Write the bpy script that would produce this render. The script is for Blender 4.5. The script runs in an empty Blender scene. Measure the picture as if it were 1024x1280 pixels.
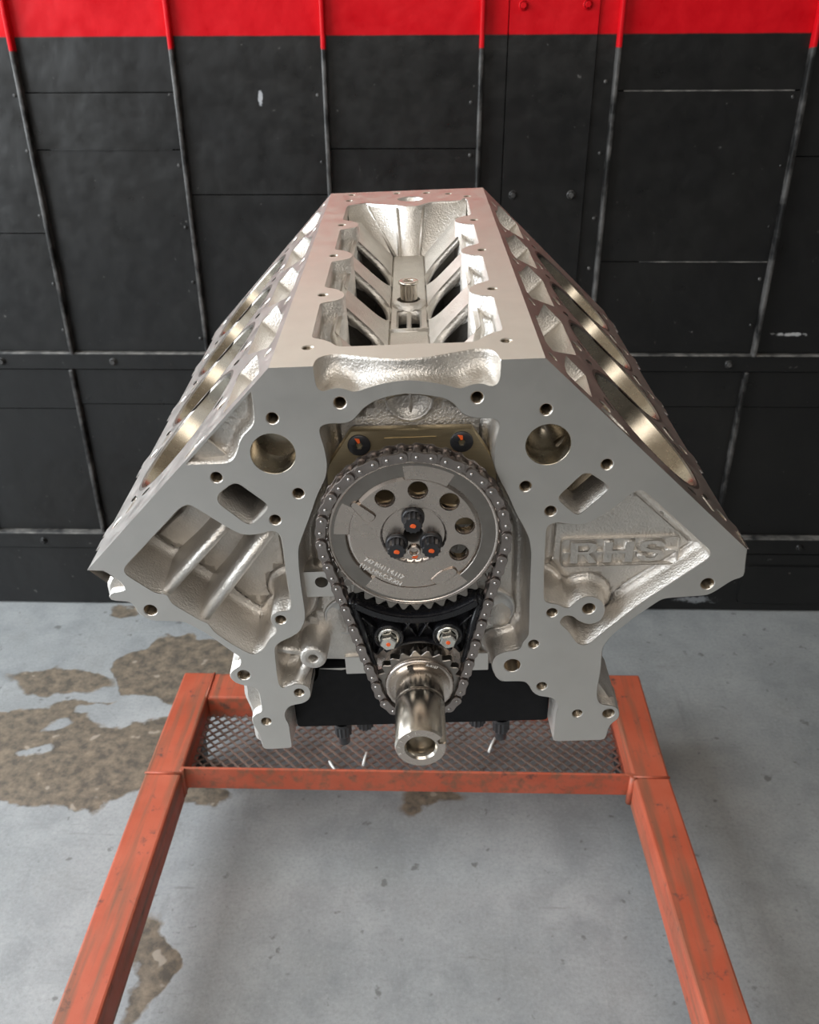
import bpy, bmesh, math, random
from math import sin, cos, pi, sqrt, radians, atan2, hypot, exp
from mathutils import Matrix, Vector, noise
from mathutils.geometry import delaunay_2d_cdt

random.seed(7)
SC = bpy.context.scene
COL = SC.collection

# ------------------------------------------------------------------ camera
cam_data = bpy.data.cameras.new('camera')
cam = bpy.data.objects.new('camera', cam_data)
COL.objects.link(cam)
SC.camera = cam
right = Vector((0.9997, 0.0256, -0.0045))
down = Vector((0.0083, -0.4783, -0.8782))
fwd = Vector((-0.0246, 0.8778, -0.4783))
cm = Matrix((right, -down, -fwd)).transposed().to_4x4()
cm.translation = (0, 0, 1.3)
cam.matrix_world = cm
cam_data.sensor_fit = 'HORIZONTAL'
cam_data.sensor_width = 36.0
cam_data.lens = 1071.7 * 36.0 / 1024.0
cam_data.clip_start = 0.02
cam_data.dof.use_dof = True
cam_data.dof.focus_distance = 0.66
cam_data.dof.aperture_fstop = 20.0

# ------------------------------------------------------------------ world, light, exposure
SC.view_settings.view_transform = 'Standard'
SC.view_settings.look = 'None'
SC.view_settings.gamma = 1.0
SC.view_settings.exposure = 0.0
SC.view_settings.use_curve_mapping = False

world = bpy.data.worlds.new('world')
SC.world = world
world.use_nodes = True
wn = world.node_tree.nodes
wl = world.node_tree.links
bg = wn['Background']
tc = wn.new('ShaderNodeTexCoord')
sep = wn.new('ShaderNodeSeparateXYZ')
wl.new(tc.outputs['Generated'], sep.inputs[0])
ramp = wn.new('ShaderNodeValToRGB')
ramp.color_ramp.elements[0].position = 0.0
ramp.color_ramp.elements[0].color = (0.50, 0.47, 0.43, 1)
ramp.color_ramp.elements[1].position = 1.0
ramp.color_ramp.elements[1].color = (0.50, 0.66, 0.95, 1)
e = ramp.color_ramp.elements.new(0.12); e.color = (0.95, 0.97, 1.0, 1)
wl.new(sep.outputs['Z'], ramp.inputs[0])
wl.new(ramp.outputs[0], bg.inputs['Color'])
bg.inputs['Strength'].default_value = 1.1

def area_light(name, loc, target, sx, sy, power, color=(1, 1, 1)):
    ld = bpy.data.lights.new(name, 'AREA')
    ld.shape = 'RECTANGLE'; ld.size = sx; ld.size_y = sy
    ld.energy = power; ld.color = color
    o = bpy.data.objects.new(name, ld)
    o.location = loc
    o.rotation_euler = (Vector(target) - Vector(loc)).to_track_quat('-Z', 'Y').to_euler()
    COL.objects.link(o)
    return o

# daylight through the wide open doorway on the left, and an added fill light brightening the front
area_light('doorway_daylight', (-2.25, 0.75, 1.75), (0.1, 0.75, 0.8), 3.0, 2.2, 150, (0.89, 0.955, 1.0))
area_light('front_fill', (-0.2, -1.9, 2.9), (-0.1, 0.3, 0.5), 2.4, 1.4, 42, (1.0, 0.95, 0.88))

# ------------------------------------------------------------------ materials
def new_mat(name):
    m = bpy.data.materials.new(name)
    m.use_nodes = True
    return m, m.node_tree.nodes, m.node_tree.links, m.node_tree.nodes['Principled BSDF']

def nmix(n, l, fac, a, b):
    x = n.new('ShaderNodeMix'); x.data_type = 'RGBA'
    for k, v in (('Factor', fac), ('A', a), ('B', b)):
        s = [i for i in x.inputs if i.name == k and (i.type == 'RGBA' if k != 'Factor' else i.type == 'VALUE')][0]
        if hasattr(v, 'links'): l.new(v, s)
        elif k == 'Factor': s.default_value = v
        else: s.default_value = (*v, 1)
    return [o for o in x.outputs if o.type == 'RGBA'][0]

def nnoise(n, l, vec, scale, detail=4, rough=0.55):
    t = n.new('ShaderNodeTexNoise')
    t.inputs['Scale'].default_value = scale
    t.inputs['Detail'].default_value = detail
    t.inputs['Roughness'].default_value = rough
    if vec is not None: l.new(vec, t.inputs['Vector'])
    return t.outputs['Fac']

def nrange(n, l, v, a, b, c, d):
    t = n.new('ShaderNodeMapRange')
    l.new(v, t.inputs['Value'])
    for k, x in zip(('From Min', 'From Max', 'To Min', 'To Max'), (a, b, c, d)):
        t.inputs[k].default_value = x
    return t.outputs[0]

def nmath(n, l, op, a, b=None):
    t = n.new('ShaderNodeMath'); t.operation = op
    for i, v in enumerate((a, b)):
        if v is None: continue
        if hasattr(v, 'links'): l.new(v, t.inputs[i])
        else: t.inputs[i].default_value = v
    return t.outputs[0]

def nbump(n, l, h, strength, dist, p):
    b = n.new('ShaderNodeBump')
    b.inputs['Strength'].default_value = strength
    b.inputs['Distance'].default_value = dist
    l.new(h, b.inputs['Height'])
    l.new(b.outputs[0], p.inputs['Normal'])
    return b

def objvec(n, scale=(1, 1, 1), l=None):
    t = n.new('ShaderNodeTexCoord')
    if scale == (1, 1, 1): return t.outputs['Object']
    mp = n.new('ShaderNodeMapping'); mp.inputs['Scale'].default_value = scale
    l.new(t.outputs['Object'], mp.inputs[0])
    return mp.outputs[0]

def metal(name, base, rough, var=0.06, bump=0.0, bscale=600, bdist=0.0004, stretch=(1, 1, 1), metallic=1.0, nscale=60):
    m, n, l, p = new_mat(name)
    v = objvec(n, stretch, l)
    f = nnoise(n, l, v, nscale)
    p.inputs['Metallic'].default_value = metallic
    l.new(nmix(n, l, nrange(n, l, f, 0.3, 0.7, 0, 1), [c * (1 - var) for c in base], [min(1, c * (1 + var)) for c in base]), p.inputs['Base Color'])
    l.new(nrange(n, l, nnoise(n, l, v, nscale * 2.3), 0.3, 0.7, rough * 0.85, rough * 1.15), p.inputs['Roughness'])
    if bump:
        nbump(n, l, nnoise(n, l, objvec(n), bscale, 2), bump, bdist, p)
    return m

M_MACH = metal('machined_aluminium', (0.73, 0.70, 0.66), 0.34, 0.04, nscale=25)
M_CAST = metal('cast_aluminium', (0.71, 0.675, 0.63), 0.48, 0.06, bump=0.8, bscale=600, bdist=0.0008)
M_LINER = metal('honed_iron', (0.40, 0.355, 0.285), 0.26, 0.08, stretch=(1, 1, 1))
M_THREAD = metal('shaded_thread', (0.30, 0.25, 0.19), 0.3, 0.08)  # darker than the casting, so shade inside drilled holes is in the colour
M_STEEL = metal('turned_steel', (0.60, 0.53, 0.475), 0.27, 0.05, nscale=40)
M_POL = metal('polished_steel', (0.62, 0.57, 0.50), 0.22, 0.06, stretch=(1, 20, 1))
M_CHAIN = metal('chain_steel', (0.34, 0.30, 0.28), 0.33, 0.1, nscale=150)
M_PIN = metal('pin_steel', (0.50, 0.48, 0.46), 0.3)
M_TOOTH = metal('sprocket_steel', (0.30, 0.275, 0.25), 0.38, 0.1)
M_PLATE = metal('ground_plate', (0.66, 0.55, 0.36), 0.45, 0.06, stretch=(1, 30, 30))
M_BRIGHT = metal('zinc_bolt', (0.82, 0.80, 0.74), 0.28)
M_STAMP = metal('stamp_glint', (0.75, 0.73, 0.70), 0.5, metallic=0.2)  # pale diffuse grey, paints the glints on stamped characters
M_PLUG = metal('plug_steel', (0.62, 0.61, 0.59), 0.38, 0.12, nscale=200)
M_OXIDE = metal('black_oxide', (0.007, 0.007, 0.008), 0.55, 0.15, metallic=0.0)
M_OXIDE.node_tree.nodes['Principled BSDF'].inputs['Specular IOR Level'].default_value = 0.2
M_BOLT = metal('black_bolt', (0.035, 0.035, 0.038), 0.33, 0.2, metallic=0.3)
M_PLAST = metal('black_nylon', (0.008, 0.008, 0.010), 0.28, 0.1, metallic=0.0)
M_MARK = metal('orange_paint_mark', (0.85, 0.12, 0.02), 0.5, metallic=0.0)
M_DYE = metal('magenta_dye', (0.55, 0.02, 0.13), 0.5, metallic=0.0)
M_DARK = metal('dark_shade', (0.05, 0.045, 0.04), 0.6, metallic=0.4)  # near-black, paints shade into hole bottoms and the inside of the block
M_SCRAP = metal('white_plastic', (0.75, 0.75, 0.72), 0.4, metallic=0.0)
M_RUBBER = metal('caster_rubber', (0.03, 0.03, 0.03), 0.6, metallic=0.0)
M_MESH = metal('bare_mesh_steel', (0.27, 0.205, 0.175), 0.42, 0.35, nscale=14, metallic=0.7)
M_CEIL = metal('ceiling_paint', (0.42, 0.36, 0.29), 0.7, metallic=0.0, nscale=3)
M_SIDE = metal('side_wall_paint', (0.135, 0.127, 0.118), 0.6, metallic=0.0, nscale=3)

def make_stand_mat():
    m, n, l, p = new_mat('red_oxide_paint')
    v = objvec(n)
    g = n.new('ShaderNodeNewGeometry')
    pos = g.outputs['Position']
    big = nnoise(n, l, pos, 9, 5, 0.6)
    fine = nnoise(n, l, pos, 34, 5, 0.7)
    st = n.new('ShaderNodeMapping'); st.inputs['Scale'].default_value = (60, 4, 60); l.new(pos, st.inputs[0])
    streak = nnoise(n, l, st.outputs[0], 1.0, 4, 0.6)
    c = nmix(n, l, nrange(n, l, big, 0.35, 0.65, 0, 1), (0.41, 0.078, 0.036), (0.47, 0.108, 0.056))
    c = nmix(n, l, nrange(n, l, streak, 0.46, 0.66, 0, 0.85), c, (0.19, 0.09, 0.052))
    c = nmix(n, l, nrange(n, l, fine, 0.60, 0.70, 0, 0.85), c, (0.075, 0.05, 0.04))
    l.new(c, p.inputs['Base Color'])
    l.new(nrange(n, l, fine, 0.3, 0.7, 0.42, 0.62), p.inputs['Roughness'])
    nbump(n, l, fine, 0.25, 0.0015, p)
    return m
M_STAND = make_stand_mat()

def make_wall_mat(name, red_z, soft, wall=True):
    m, n, l, p = new_mat(name)
    g = n.new('ShaderNodeNewGeometry')
    pos = g.outputs['Position']
    s = n.new('ShaderNodeSeparateXYZ'); l.new(pos, s.inputs[0])
    wob = nnoise(n, l, pos, 14, 3)
    z = nmath(n, l, 'ADD', s.outputs['Z'], nmath(n, l, 'MULTIPLY', nmath(n, l, 'SUBTRACT', wob, 0.5), soft))
    isred = nrange(n, l, z, red_z - 0.0015, red_z + 0.0015, 0, 1)
    iscream = nrange(n, l, z, 1.515, 1.52, 0, 1)
    big = nnoise(n, l, pos, 3.2, 5, 0.6)
    mid = nnoise(n, l, pos, 22, 5, 0.6)
    blk = nmix(n, l, nrange(n, l, big, 0.3, 0.7, 0, 1), (0.006, 0.006, 0.0063), (0.012, 0.0117, 0.011))
    spk = nnoise(n, l, pos, 55, 3, 0.6)
    blk = nmix(n, l, nrange(n, l, spk, 0.70, 0.76, 0, 0.45), blk, (0.20, 0.19, 0.18))
    red = nmix(n, l, nrange(n, l, mid, 0.3, 0.7, 0, 1), (0.50, 0.003, 0.008), (0.60, 0.006, 0.012))
    c = nmix(n, l, isred, blk, red)
    c = nmix(n, l, iscream, c, (0.78, 0.73, 0.64))
    # scuffed bare streaks (where something rubbed the paint)
    def scuff(c, cx, cz, rx, rz, col):
        dx = nmath(n, l, 'DIVIDE', nmath(n, l, 'SUBTRACT', s.outputs['X'], cx), rx)
        dz = nmath(n, l, 'DIVIDE', nmath(n, l, 'SUBTRACT', s.outputs['Z'], cz), rz)
        d = nmath(n, l, 'SQRT', nmath(n, l, 'ADD', nmath(n, l, 'MULTIPLY', dx, dx), nmath(n, l, 'MULTIPLY', dz, dz)))
        d = nmath(n, l, 'ADD', d, nmath(n, l, 'MULTIPLY', nmath(n, l, 'SUBTRACT', nnoise(n, l, pos, 90, 3, 0.7), 0.5), 2.4))
        return nmix(n, l, nrange(n, l, d, 0.55, 1.0, 0.8, 0), c, col)
    if wall:
        c = scuff(c, 0.795, 0.734, 0.035, 0.005, (0.5, 0.5, 0.5))
        c = scuff(c, 0.69, 0.034, 0.05, 0.012, (0.25, 0.26, 0.27))
        c = scuff(c, -0.343, 1.209, 0.0045, 0.013, (0.45, 0.46, 0.48))
    l.new(c, p.inputs['Base Color'])
    l.new(nrange(n, l, mid, 0.3, 0.7, 0.27, 0.42), p.inputs['Roughness'])
    l.new(nrange(n, l, isred, 0, 1, 0.4, 0.15), p.inputs['Specular IOR Level'])
    if not wall:
        wr = nnoise(n, l, pos, 16, 4, 0.65)
        edge = nmath(n, l, 'MULTIPLY', nrange(n, l, wr, 0.42, 0.62, 0, 0.8), nmath(n, l, 'SUBTRACT', 1.0, isred))
        c = nmix(n, l, edge, c, (0.11, 0.105, 0.10))
        l.new(c, p.inputs['Base Color'])
    h = nmath(n, l, 'ADD', nmath(n, l, 'MULTIPLY', nnoise(n, l, pos, 5.5, 3), 1.0), nmath(n, l, 'MULTIPLY', nnoise(n, l, pos, 42, 3), 0.07))
    nbump(n, l, h, 0.5, 0.014, p)
    return m
M_WALL = make_wall_mat('black_and_red_wall_paint', 1.317, 0.002)
M_BATTEN = make_wall_mat('batten_paint', 1.294, 0.02, False)

def make_edge_mat():
    m, n, l, p = new_mat('worn_edge_paint')
    g = n.new('ShaderNodeNewGeometry')
    f = nnoise(n, l, g.outputs['Position'], 30, 4, 0.65)
    l.new(nmix(n, l, nrange(n, l, f, 0.35, 0.62, 0, 1), (0.03, 0.03, 0.03), (0.20, 0.19, 0.175)), p.inputs['Base Color'])
    p.inputs['Roughness'].default_value = 0.35
    return m
M_EDGE = make_edge_mat()

def make_floor_mat():
    m, n, l, p = new_mat('painted_concrete')
    g = n.new('ShaderNodeNewGeometry')
    pos = g.outputs['Position']
    s = n.new('ShaderNodeSeparateXYZ'); l.new(pos, s.inputs[0])
    wn1 = n.new('ShaderNodeTexNoise'); wn1.inputs['Scale'].default_value = 9; wn1.inputs['Detail'].default_value = 5
    l.new(pos, wn1.inputs['Vector'])
    ws = n.new('ShaderNodeSeparateColor'); l.new(wn1.outputs['Color'], ws.inputs[0])
    x = nmath(n, l, 'ADD', s.outputs['X'], nmath(n, l, 'MULTIPLY', nmath(n, l, 'SUBTRACT', ws.outputs[0], 0.5), 0.16))
    y = nmath(n, l, 'ADD', s.outputs['Y'], nmath(n, l, 'MULTIPLY', nmath(n, l, 'SUBTRACT', ws.outputs[1], 0.5), 0.16))
    def ell(cx, cy, rx, ry):
        dx = nmath(n, l, 'DIVIDE', nmath(n, l, 'SUBTRACT', x, cx), rx)
        dy = nmath(n, l, 'DIVIDE', nmath(n, l, 'SUBTRACT', y, cy), ry)
        d = nmath(n, l, 'SQRT', nmath(n, l, 'ADD', nmath(n, l, 'MULTIPLY', dx, dx), nmath(n, l, 'MULTIPLY', dy, dy)))
        return nmath(n, l, 'MULTIPLY', nmath(n, l, 'SUBTRACT', d, 1.0), min(rx, ry))
    d = None
    for q in ((-0.585, 1.605, 0.155, 0.140), (-0.860, 1.545, 0.13, 0.034), (-0.76, 1.325, 0.24, 0.16), (-0.485, 1.251, 0.073, 0.075),
              (-0.445, 0.853, 0.030, 0.10), (-0.793, 1.837, 0.04, 0.03), (-0.001, 1.211, 0.06, 0.018), (-0.43, 1.191, 0.045, 0.03), (-1.1, 1.3, 0.25, 0.17)):
        k = ell(*q)
        d = k if d is None else nmath(n, l, 'MINIMUM', d, k)
    for q in ((-0.650, 1.445, 0.105, 0.050), (-0.80, 1.40, 0.03, 0.018), (-0.83, 1.325, 0.03, 0.016), (-0.76, 1.46, 0.03, 0.02)):
        d = nmath(n, l, 'MAXIMUM', d, nmath(n, l, 'MULTIPLY', ell(*q), -1.0))
    mask = nrange(n, l, d, -0.003, 0.003, 1, 0)
    big = nnoise(n, l, pos, 2.6, 5, 0.6)
    mid = nnoise(n, l, pos, 13, 5, 0.6)
    fine = nnoise(n, l, pos, 120, 4, 0.65)
    grey = nmix(n, l, nrange(n, l, big, 0.3, 0.7, 0, 1), (0.195, 0.208, 0.213), (0.355, 0.363, 0.362))
    grey = nmix(n, l, nrange(n, l, mid, 0.40, 0.68, 0, 0.45), grey, (0.43, 0.44, 0.435))
    stm = n.new('ShaderNodeMapping'); stm.inputs['Scale'].default_value = (30, 3.5, 1); stm.inputs['Rotation'].default_value = (0, 0, 0.06); l.new(pos, stm.inputs[0])
    stf = nnoise(n, l, stm.outputs[0], 1.0, 4, 0.65)
    grey = nmix(n, l, nrange(n, l, stf, 0.60, 0.75, 0, 0.35), grey, (0.17, 0.175, 0.175))
    sc = n.new('ShaderNodeMapping'); sc.inputs['Scale'].default_value = (7, 90, 1); sc.inputs['Rotation'].default_value = (0, 0, 0.35); l.new(pos, sc.inputs[0])
    scf = nnoise(n, l, sc.outputs[0], 1.0, 3, 0.6)
    grey = nmix(n, l, nmath(n, l, 'MULTIPLY', nrange(n, l, scf, 0.64, 0.72, 0, 0.45), nrange(n, l, mid, 0.4, 0.6, 0, 1)), grey, (0.15, 0.15, 0.145))
    sm = nnoise(n, l, pos, 6.5, 6, 0.7)
    grey = nmix(n, l, nrange(n, l, sm, 0.52, 0.70, 0, 0.6), grey, (0.17, 0.175, 0.17))
    grit = nnoise(n, l, pos, 150, 5, 0.75)
    grey = nmix(n, l, nrange(n, l, grit, 0.50, 0.72, 0, 0.45), grey, (0.15, 0.152, 0.148))
    grey = nmix(n, l, nrange(n, l, grit, 0.46, 0.28, 0, 0.35), grey, (0.46, 0.46, 0.45))
    spots = nnoise(n, l, pos, 30, 3, 0.55)
    grey = nmix(n, l, nrange(n, l, spots, 0.66, 0.71, 0, 0.75), grey, (0.12, 0.12, 0.115))
    brown = nmix(n, l, nrange(n, l, nnoise(n, l, pos, 40, 5, 0.7), 0.38, 0.66, 0, 1), (0.098, 0.084, 0.068), (0.245, 0.195, 0.140))
    brown = nmix(n, l, nrange(n, l, nnoise(n, l, pos, 20, 2), 0.66, 0.69, 0, 0.7), brown, (0.38, 0.33, 0.27))
    c = nmix(n, l, mask, grey, brown)
    l.new(c, p.inputs['Base Color'])
    l.new(nrange(n, l, mid, 0.3, 0.7, 0.33, 0.5), p.inputs['Roughness'])
    h = nmath(n, l, 'ADD', nmath(n, l, 'MULTIPLY', fine, 0.3), nmath(n, l, 'MULTIPLY', mask, -0.6))
    nbump(n, l, h, 0.35, 0.003, p)
    return m
M_FLOOR = make_floor_mat()

# ------------------------------------------------------------------ mesh helpers (all engine numbers in millimetres)
MM = 0.001

def link(name, bm, mats, parent=None, smooth=None, scale=MM, weld=True):
    if scale != 1: bmesh.ops.scale(bm, vec=(scale,) * 3, verts=bm.verts)
    if weld: bmesh.ops.remove_doubles(bm, verts=bm.verts, dist=1e-6)
    me = bpy.data.meshes.new(name)
    bm.to_mesh(me); bm.free()
    if not isinstance(mats, (list, tuple)): mats = [mats]
    for m in mats: me.materials.append(m)
    o = bpy.data.objects.new(name, me)
    COL.objects.link(o)
    if parent is not None: o.parent = parent
    return o

def quad(bm, vs, mi=0, sm=False):
    try: f = bm.faces.new(vs)
    except ValueError: return None
    f.material_index = mi; f.smooth = sm
    return f

def area2(p):
    return 0.5 * sum(p[i][0] * p[(i + 1) % len(p)][1] - p[(i + 1) % len(p)][0] * p[i][1] for i in range(len(p)))

def offset(p, d, closed=True):
    """shift a polyline to the right of its travel direction by d"""
    n = len(p); out = []
    for i in range(n):
        a = p[i - 1] if (closed or i > 0) else None
        b = p[i]
        c = p[(i + 1) % n] if (closed or i < n - 1) else None
        ns = []
        for u, v in ((a, b), (b, c)):
            if u is None or v is None: continue
            dx, dy = v[0] - u[0], v[1] - u[1]
            L = hypot(dx, dy)
            if L > 1e-9: ns.append((dy / L, -dx / L))
        nx = sum(k[0] for k in ns); ny = sum(k[1] for k in ns)
        L = hypot(nx, ny)
        if L < 1e-6: out.append(b); continue
        nx /= L; ny /= L
        dot = max(0.55, nx * ns[0][0] + ny * ns[0][1])
        out.append((b[0] + nx * d / dot, b[1] + ny * d / dot))
    return out

def rounded(p, r=4.0, closed=True, keep=()):
    """cut each corner with a small three-point arc"""
    n = len(p); out = []
    for i in range(n):
        if (not closed and i in (0, n - 1)) or i in keep: out.append(p[i]); continue
        a, b, c = p[i - 1], p[i], p[(i + 1) % n]
        la = hypot(a[0] - b[0], a[1] - b[1]); lc = hypot(c[0] - b[0], c[1] - b[1])
        if la < 1e-6 or lc < 1e-6: continue
        ta = min(r, la * 0.42) / la; tcx = min(r, lc * 0.42) / lc
        p0 = (b[0] + (a[0] - b[0]) * ta, b[1] + (a[1] - b[1]) * ta)
        p2 = (b[0] + (c[0] - b[0]) * tcx, b[1] + (c[1] - b[1]) * tcx)
        for t in (0, 0.5, 1):
            out.append(tuple((1 - t) ** 2 * p0[k] + 2 * t * (1 - t) * b[k] + t * t * p2[k] for k in (0, 1)))
    return out

def circle(cx, cy, r, n=24, a0=0.0):
    return [(cx + r * cos(a0 + 2 * pi * i / n), cy + r * sin(a0 + 2 * pi * i / n)) for i in range(n)]

def ccw(p): return p if area2(p) > 0 else p[::-1]
def cw(p): return p if area2(p) < 0 else p[::-1]

def cap(bm, outer, holes, fn, mi=0, sm=False, extra=()):
    """fill a polygon with holes; fn maps (u,v) to xyz"""
    co = []; ed = []
    for lp in [outer] + list(holes):
        s = len(co); k = len(lp)
        co += [Vector(q) for q in lp]
        ed += [(s + i, s + (i + 1) % k) for i in range(k)]
    co += [Vector(q) for q in extra]
    v, _, f, *_r = delaunay_2d_cdt(co, ed, [], 0, 1e-5)
    vs = [bm.verts.new(fn(q.x, q.y)) for q in v]
    bbs = [(min(q[0] for q in h), max(q[0] for q in h), min(q[1] for q in h), max(q[1] for q in h), h) for h in holes]
    for t in f:
        cx = sum(v[i].x for i in t) / 3; cy = sum(v[i].y for i in t) / 3
        if not inside(cx, cy, outer): continue
        if any(x0 < cx < x1 and y0 < cy < y1 and inside(cx, cy, h) for x0, x1, y0, y1, h in bbs): continue
        quad(bm, [vs[i] for i in t], mi, sm)
    for q in [q for q in vs if not q.link_faces]: bm.verts.remove(q)

def strip(bm, rings, fn3, closed=True, mi=0, sm=True):
    """rings: list of (loop2d, depth)"""
    prev = None
    for lp, d in rings:
        cur = [bm.verts.new(fn3(q[0], q[1], d(q[0], q[1]) if callable(d) else d)) for q in lp]
        if prev:
            n = len(cur)
            for i in range(n if closed else n - 1):
                j = (i + 1) % n
                quad(bm, (prev[i], prev[j], cur[j], cur[i]), mi, sm)
        prev = cur

FR = lambda u, v, d=0.0: (u, d, v)
TP = lambda u, v, d=0.0: (u, v, -d)
A0 = 83.08
R2 = sqrt(2)
def DK(s): return lambda y, t, d=0.0: (s * (A0 + t / R2 - d / R2), y, -t / R2 - d / R2)

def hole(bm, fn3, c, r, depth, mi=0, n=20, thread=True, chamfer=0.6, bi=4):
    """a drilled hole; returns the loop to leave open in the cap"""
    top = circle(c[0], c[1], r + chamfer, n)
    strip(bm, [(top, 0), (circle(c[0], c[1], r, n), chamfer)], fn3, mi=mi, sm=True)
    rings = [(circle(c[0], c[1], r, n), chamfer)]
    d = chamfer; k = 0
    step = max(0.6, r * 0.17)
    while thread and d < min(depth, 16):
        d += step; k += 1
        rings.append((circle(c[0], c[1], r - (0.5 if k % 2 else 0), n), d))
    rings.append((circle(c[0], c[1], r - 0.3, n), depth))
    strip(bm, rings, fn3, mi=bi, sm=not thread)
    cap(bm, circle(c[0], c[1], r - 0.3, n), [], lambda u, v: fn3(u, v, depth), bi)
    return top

def pocket(bm, fn3, loop, floor, R=4.0, mi=1, grid=None, closed=True, draft=1.5, chamfer=0.5, fcap=None):
    """cast pocket: chamfered rim, drafted wall, filleted floor. floor: depth or f(u,v)"""
    lp = cw(loop) if closed else loop
    fl = floor if callable(floor) else (lambda u, v: floor)
    rings = [(lp, 0), (offset(lp, chamfer, closed), chamfer)]
    w = offset(lp, chamfer + draft, closed)
    rings.append((w, lambda u, v: max(chamfer, fl(u, v) - R)))
    for k in range(1, 5):
        th = k / 4 * pi / 2
        w = offset(lp, chamfer + draft + R * (1 - cos(th)), closed)
        rings.append((w, (lambda q: (lambda u, v: max(chamfer, fl(u, v) - R * (1 - q))))(sin(th))))
    strip(bm, rings, fn3, closed, mi, True)
    end = list(w) + list(fcap or [])
    extra = []
    if grid:
        xs = [q[0] for q in end]; ys = [q[1] for q in end]
        u = min(xs)
        while u < max(xs):
            v = min(ys)
            while v < max(ys):
                if inside(u, v, end): extra.append((u, v))
                v += grid
            u += grid
    cap(bm, end, [], lambda u, v: fn3(u, v, fl(u, v)), mi, True, extra)
    return lp

def inside(x, y, p):
    r = False; j = len(p) - 1
    for i in range(len(p)):
        if (p[i][1] > y) != (p[j][1] > y) and x < (p[j][0] - p[i][0]) * (y - p[i][1]) / (p[j][1] - p[i][1]) + p[i][0]: r = not r
        j = i
    return r

def tri_cap(bm, outer, holes, fn, mi=0): cap(bm, outer, holes, fn, mi)

def prism(bm, loop, y0, y1, mi=0, holes=(), bevel=0.5, fn3=FR, back=True, smooth=True):
    """solid plate from a 2-D outline: front at y0 (small), back at y1"""
    lp = ccw(loop); hs = [cw(h) for h in holes]
    inn = [offset(q, -bevel) for q in [lp] + hs]
    cap(bm, inn[0], inn[1:], lambda u, v: fn3(u, v, y0), mi)
    if back: cap(bm, lp, hs, lambda u, v: fn3(u, v, y1), mi)
    for q, i_ in zip([lp] + hs, inn):
        strip(bm, [(i_, y0), (q, y0 + bevel)], fn3, True, mi, smooth)
        strip(bm, [(q, y0 + bevel), (q, y1)], fn3, True, mi, smooth)

def lathe(bm, prof, origin, axis='y', n=32, mi=0, sm=True, a0=0.0, caps=0):
    """prof: (radius, position along the axis)"""
    ox, oy, oz = origin
    rings = []
    for r, h in prof:
        ring = []
        for i in range(n):
            a = a0 + 2 * pi * i / n
            if axis == 'y': c = (ox + r * cos(a), oy + h, oz + r * sin(a))
            elif axis == 'z': c = (ox + r * cos(a), oy + r * sin(a), oz + h)
            else: c = (ox + h, oy + r * cos(a), oz + r * sin(a))
            ring.append(bm.verts.new(c))
        rings.append(ring)
    for k in range(len(rings) - 1):
        for i in range(n):
            j = (i + 1) % n
            quad(bm, (rings[k][i], rings[k][j], rings[k + 1][j], rings[k + 1][i]), mi, sm)
    if caps: quad(bm, rings[-1], mi, False)
    if caps > 1: quad(bm, rings[0], mi, False)

def box(bm, x0, x1, y0, y1, z0, z1, mi=0, bevel=0.0):
    r = bmesh.ops.create_cube(bm, size=1.0)
    for v in r['verts']:
        v.co = Vector((x0 + (v.co.x + 0.5) * (x1 - x0), y0 + (v.co.y + 0.5) * (y1 - y0), z0 + (v.co.z + 0.5) * (z1 - z0)))
    fs = {f for v in r['verts'] for f in v.link_faces}
    for f in fs: f.material_index = mi
    if bevel:
        es = {e_ for v in r['verts'] for e_ in v.link_edges}
        g = bmesh.ops.bevel(bm, geom=list(es), offset=bevel, segments=2, profile=0.5, affect='EDGES')
        for f in g['faces']: f.material_index = mi

def bar(bm, a, b, w, up, h, mi=0, seg=6, w2=None, ends=True):
    """rounded rib: half-round crest of width w along a-b, flanks running h against `up`"""
    a = Vector(a); b = Vector(b); up = Vector(up).normalized()
    d = (b - a).normalized(); s = d.cross(up).normalized()
    w2 = w2 or w
    sec = [(-w2 / 2, -h)] + [(-w / 2 * cos(pi * i / seg), w / 2 * sin(pi * i / seg)) for i in range(seg + 1)] + [(w2 / 2, -h)]
    rs = []
    for p in (a, b):
        rs.append([bm.verts.new(p + s * q[0] + up * (q[1] - w / 2)) for q in sec])
    for i in range(len(sec) - 1): quad(bm, (rs[0][i], rs[0][i + 1], rs[1][i + 1], rs[1][i]), mi, True)
    if ends:
        quad(bm, rs[0][::-1], mi); quad(bm, rs[1], mi)

def tube(bm, pts, r, n=10, mi=0, caps=True):
    rs = []
    P = [Vector(p) for p in pts]
    for i, p in enumerate(P):
        d = (P[min(i + 1, len(P) - 1)] - P[max(i - 1, 0)]).normalized()
        x = d.orthogonal().normalized(); y = d.cross(x)
        rr = r[i] if isinstance(r, (list, tuple)) else r
        rs.append([bm.verts.new(p + (x * cos(2 * pi * k / n) + y * sin(2 * pi * k / n)) * rr) for k in range(n)])
    for i in range(len(rs) - 1):
        for k in range(n):
            quad(bm, (rs[i][k], rs[i][(k + 1) % n], rs[i + 1][(k + 1) % n], rs[i + 1][k]), mi, True)
    if caps: quad(bm, rs[0][::-1], mi); quad(bm, rs[-1], mi)

def empty(name, loc=(0, 0, 0), parent=None):
    o = bpy.data.objects.new(name, None)
    o.empty_display_size = 0.05
    o.location = loc
    COL.objects.link(o)
    if parent is not None: o.parent = parent
    return o

def tag(o, label=None, cat=None, group=None, kind=None):
    if label: o['label'] = label
    if cat: o['category'] = cat
    if group: o['group'] = group
    if kind: o['kind'] = kind
    return o

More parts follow.
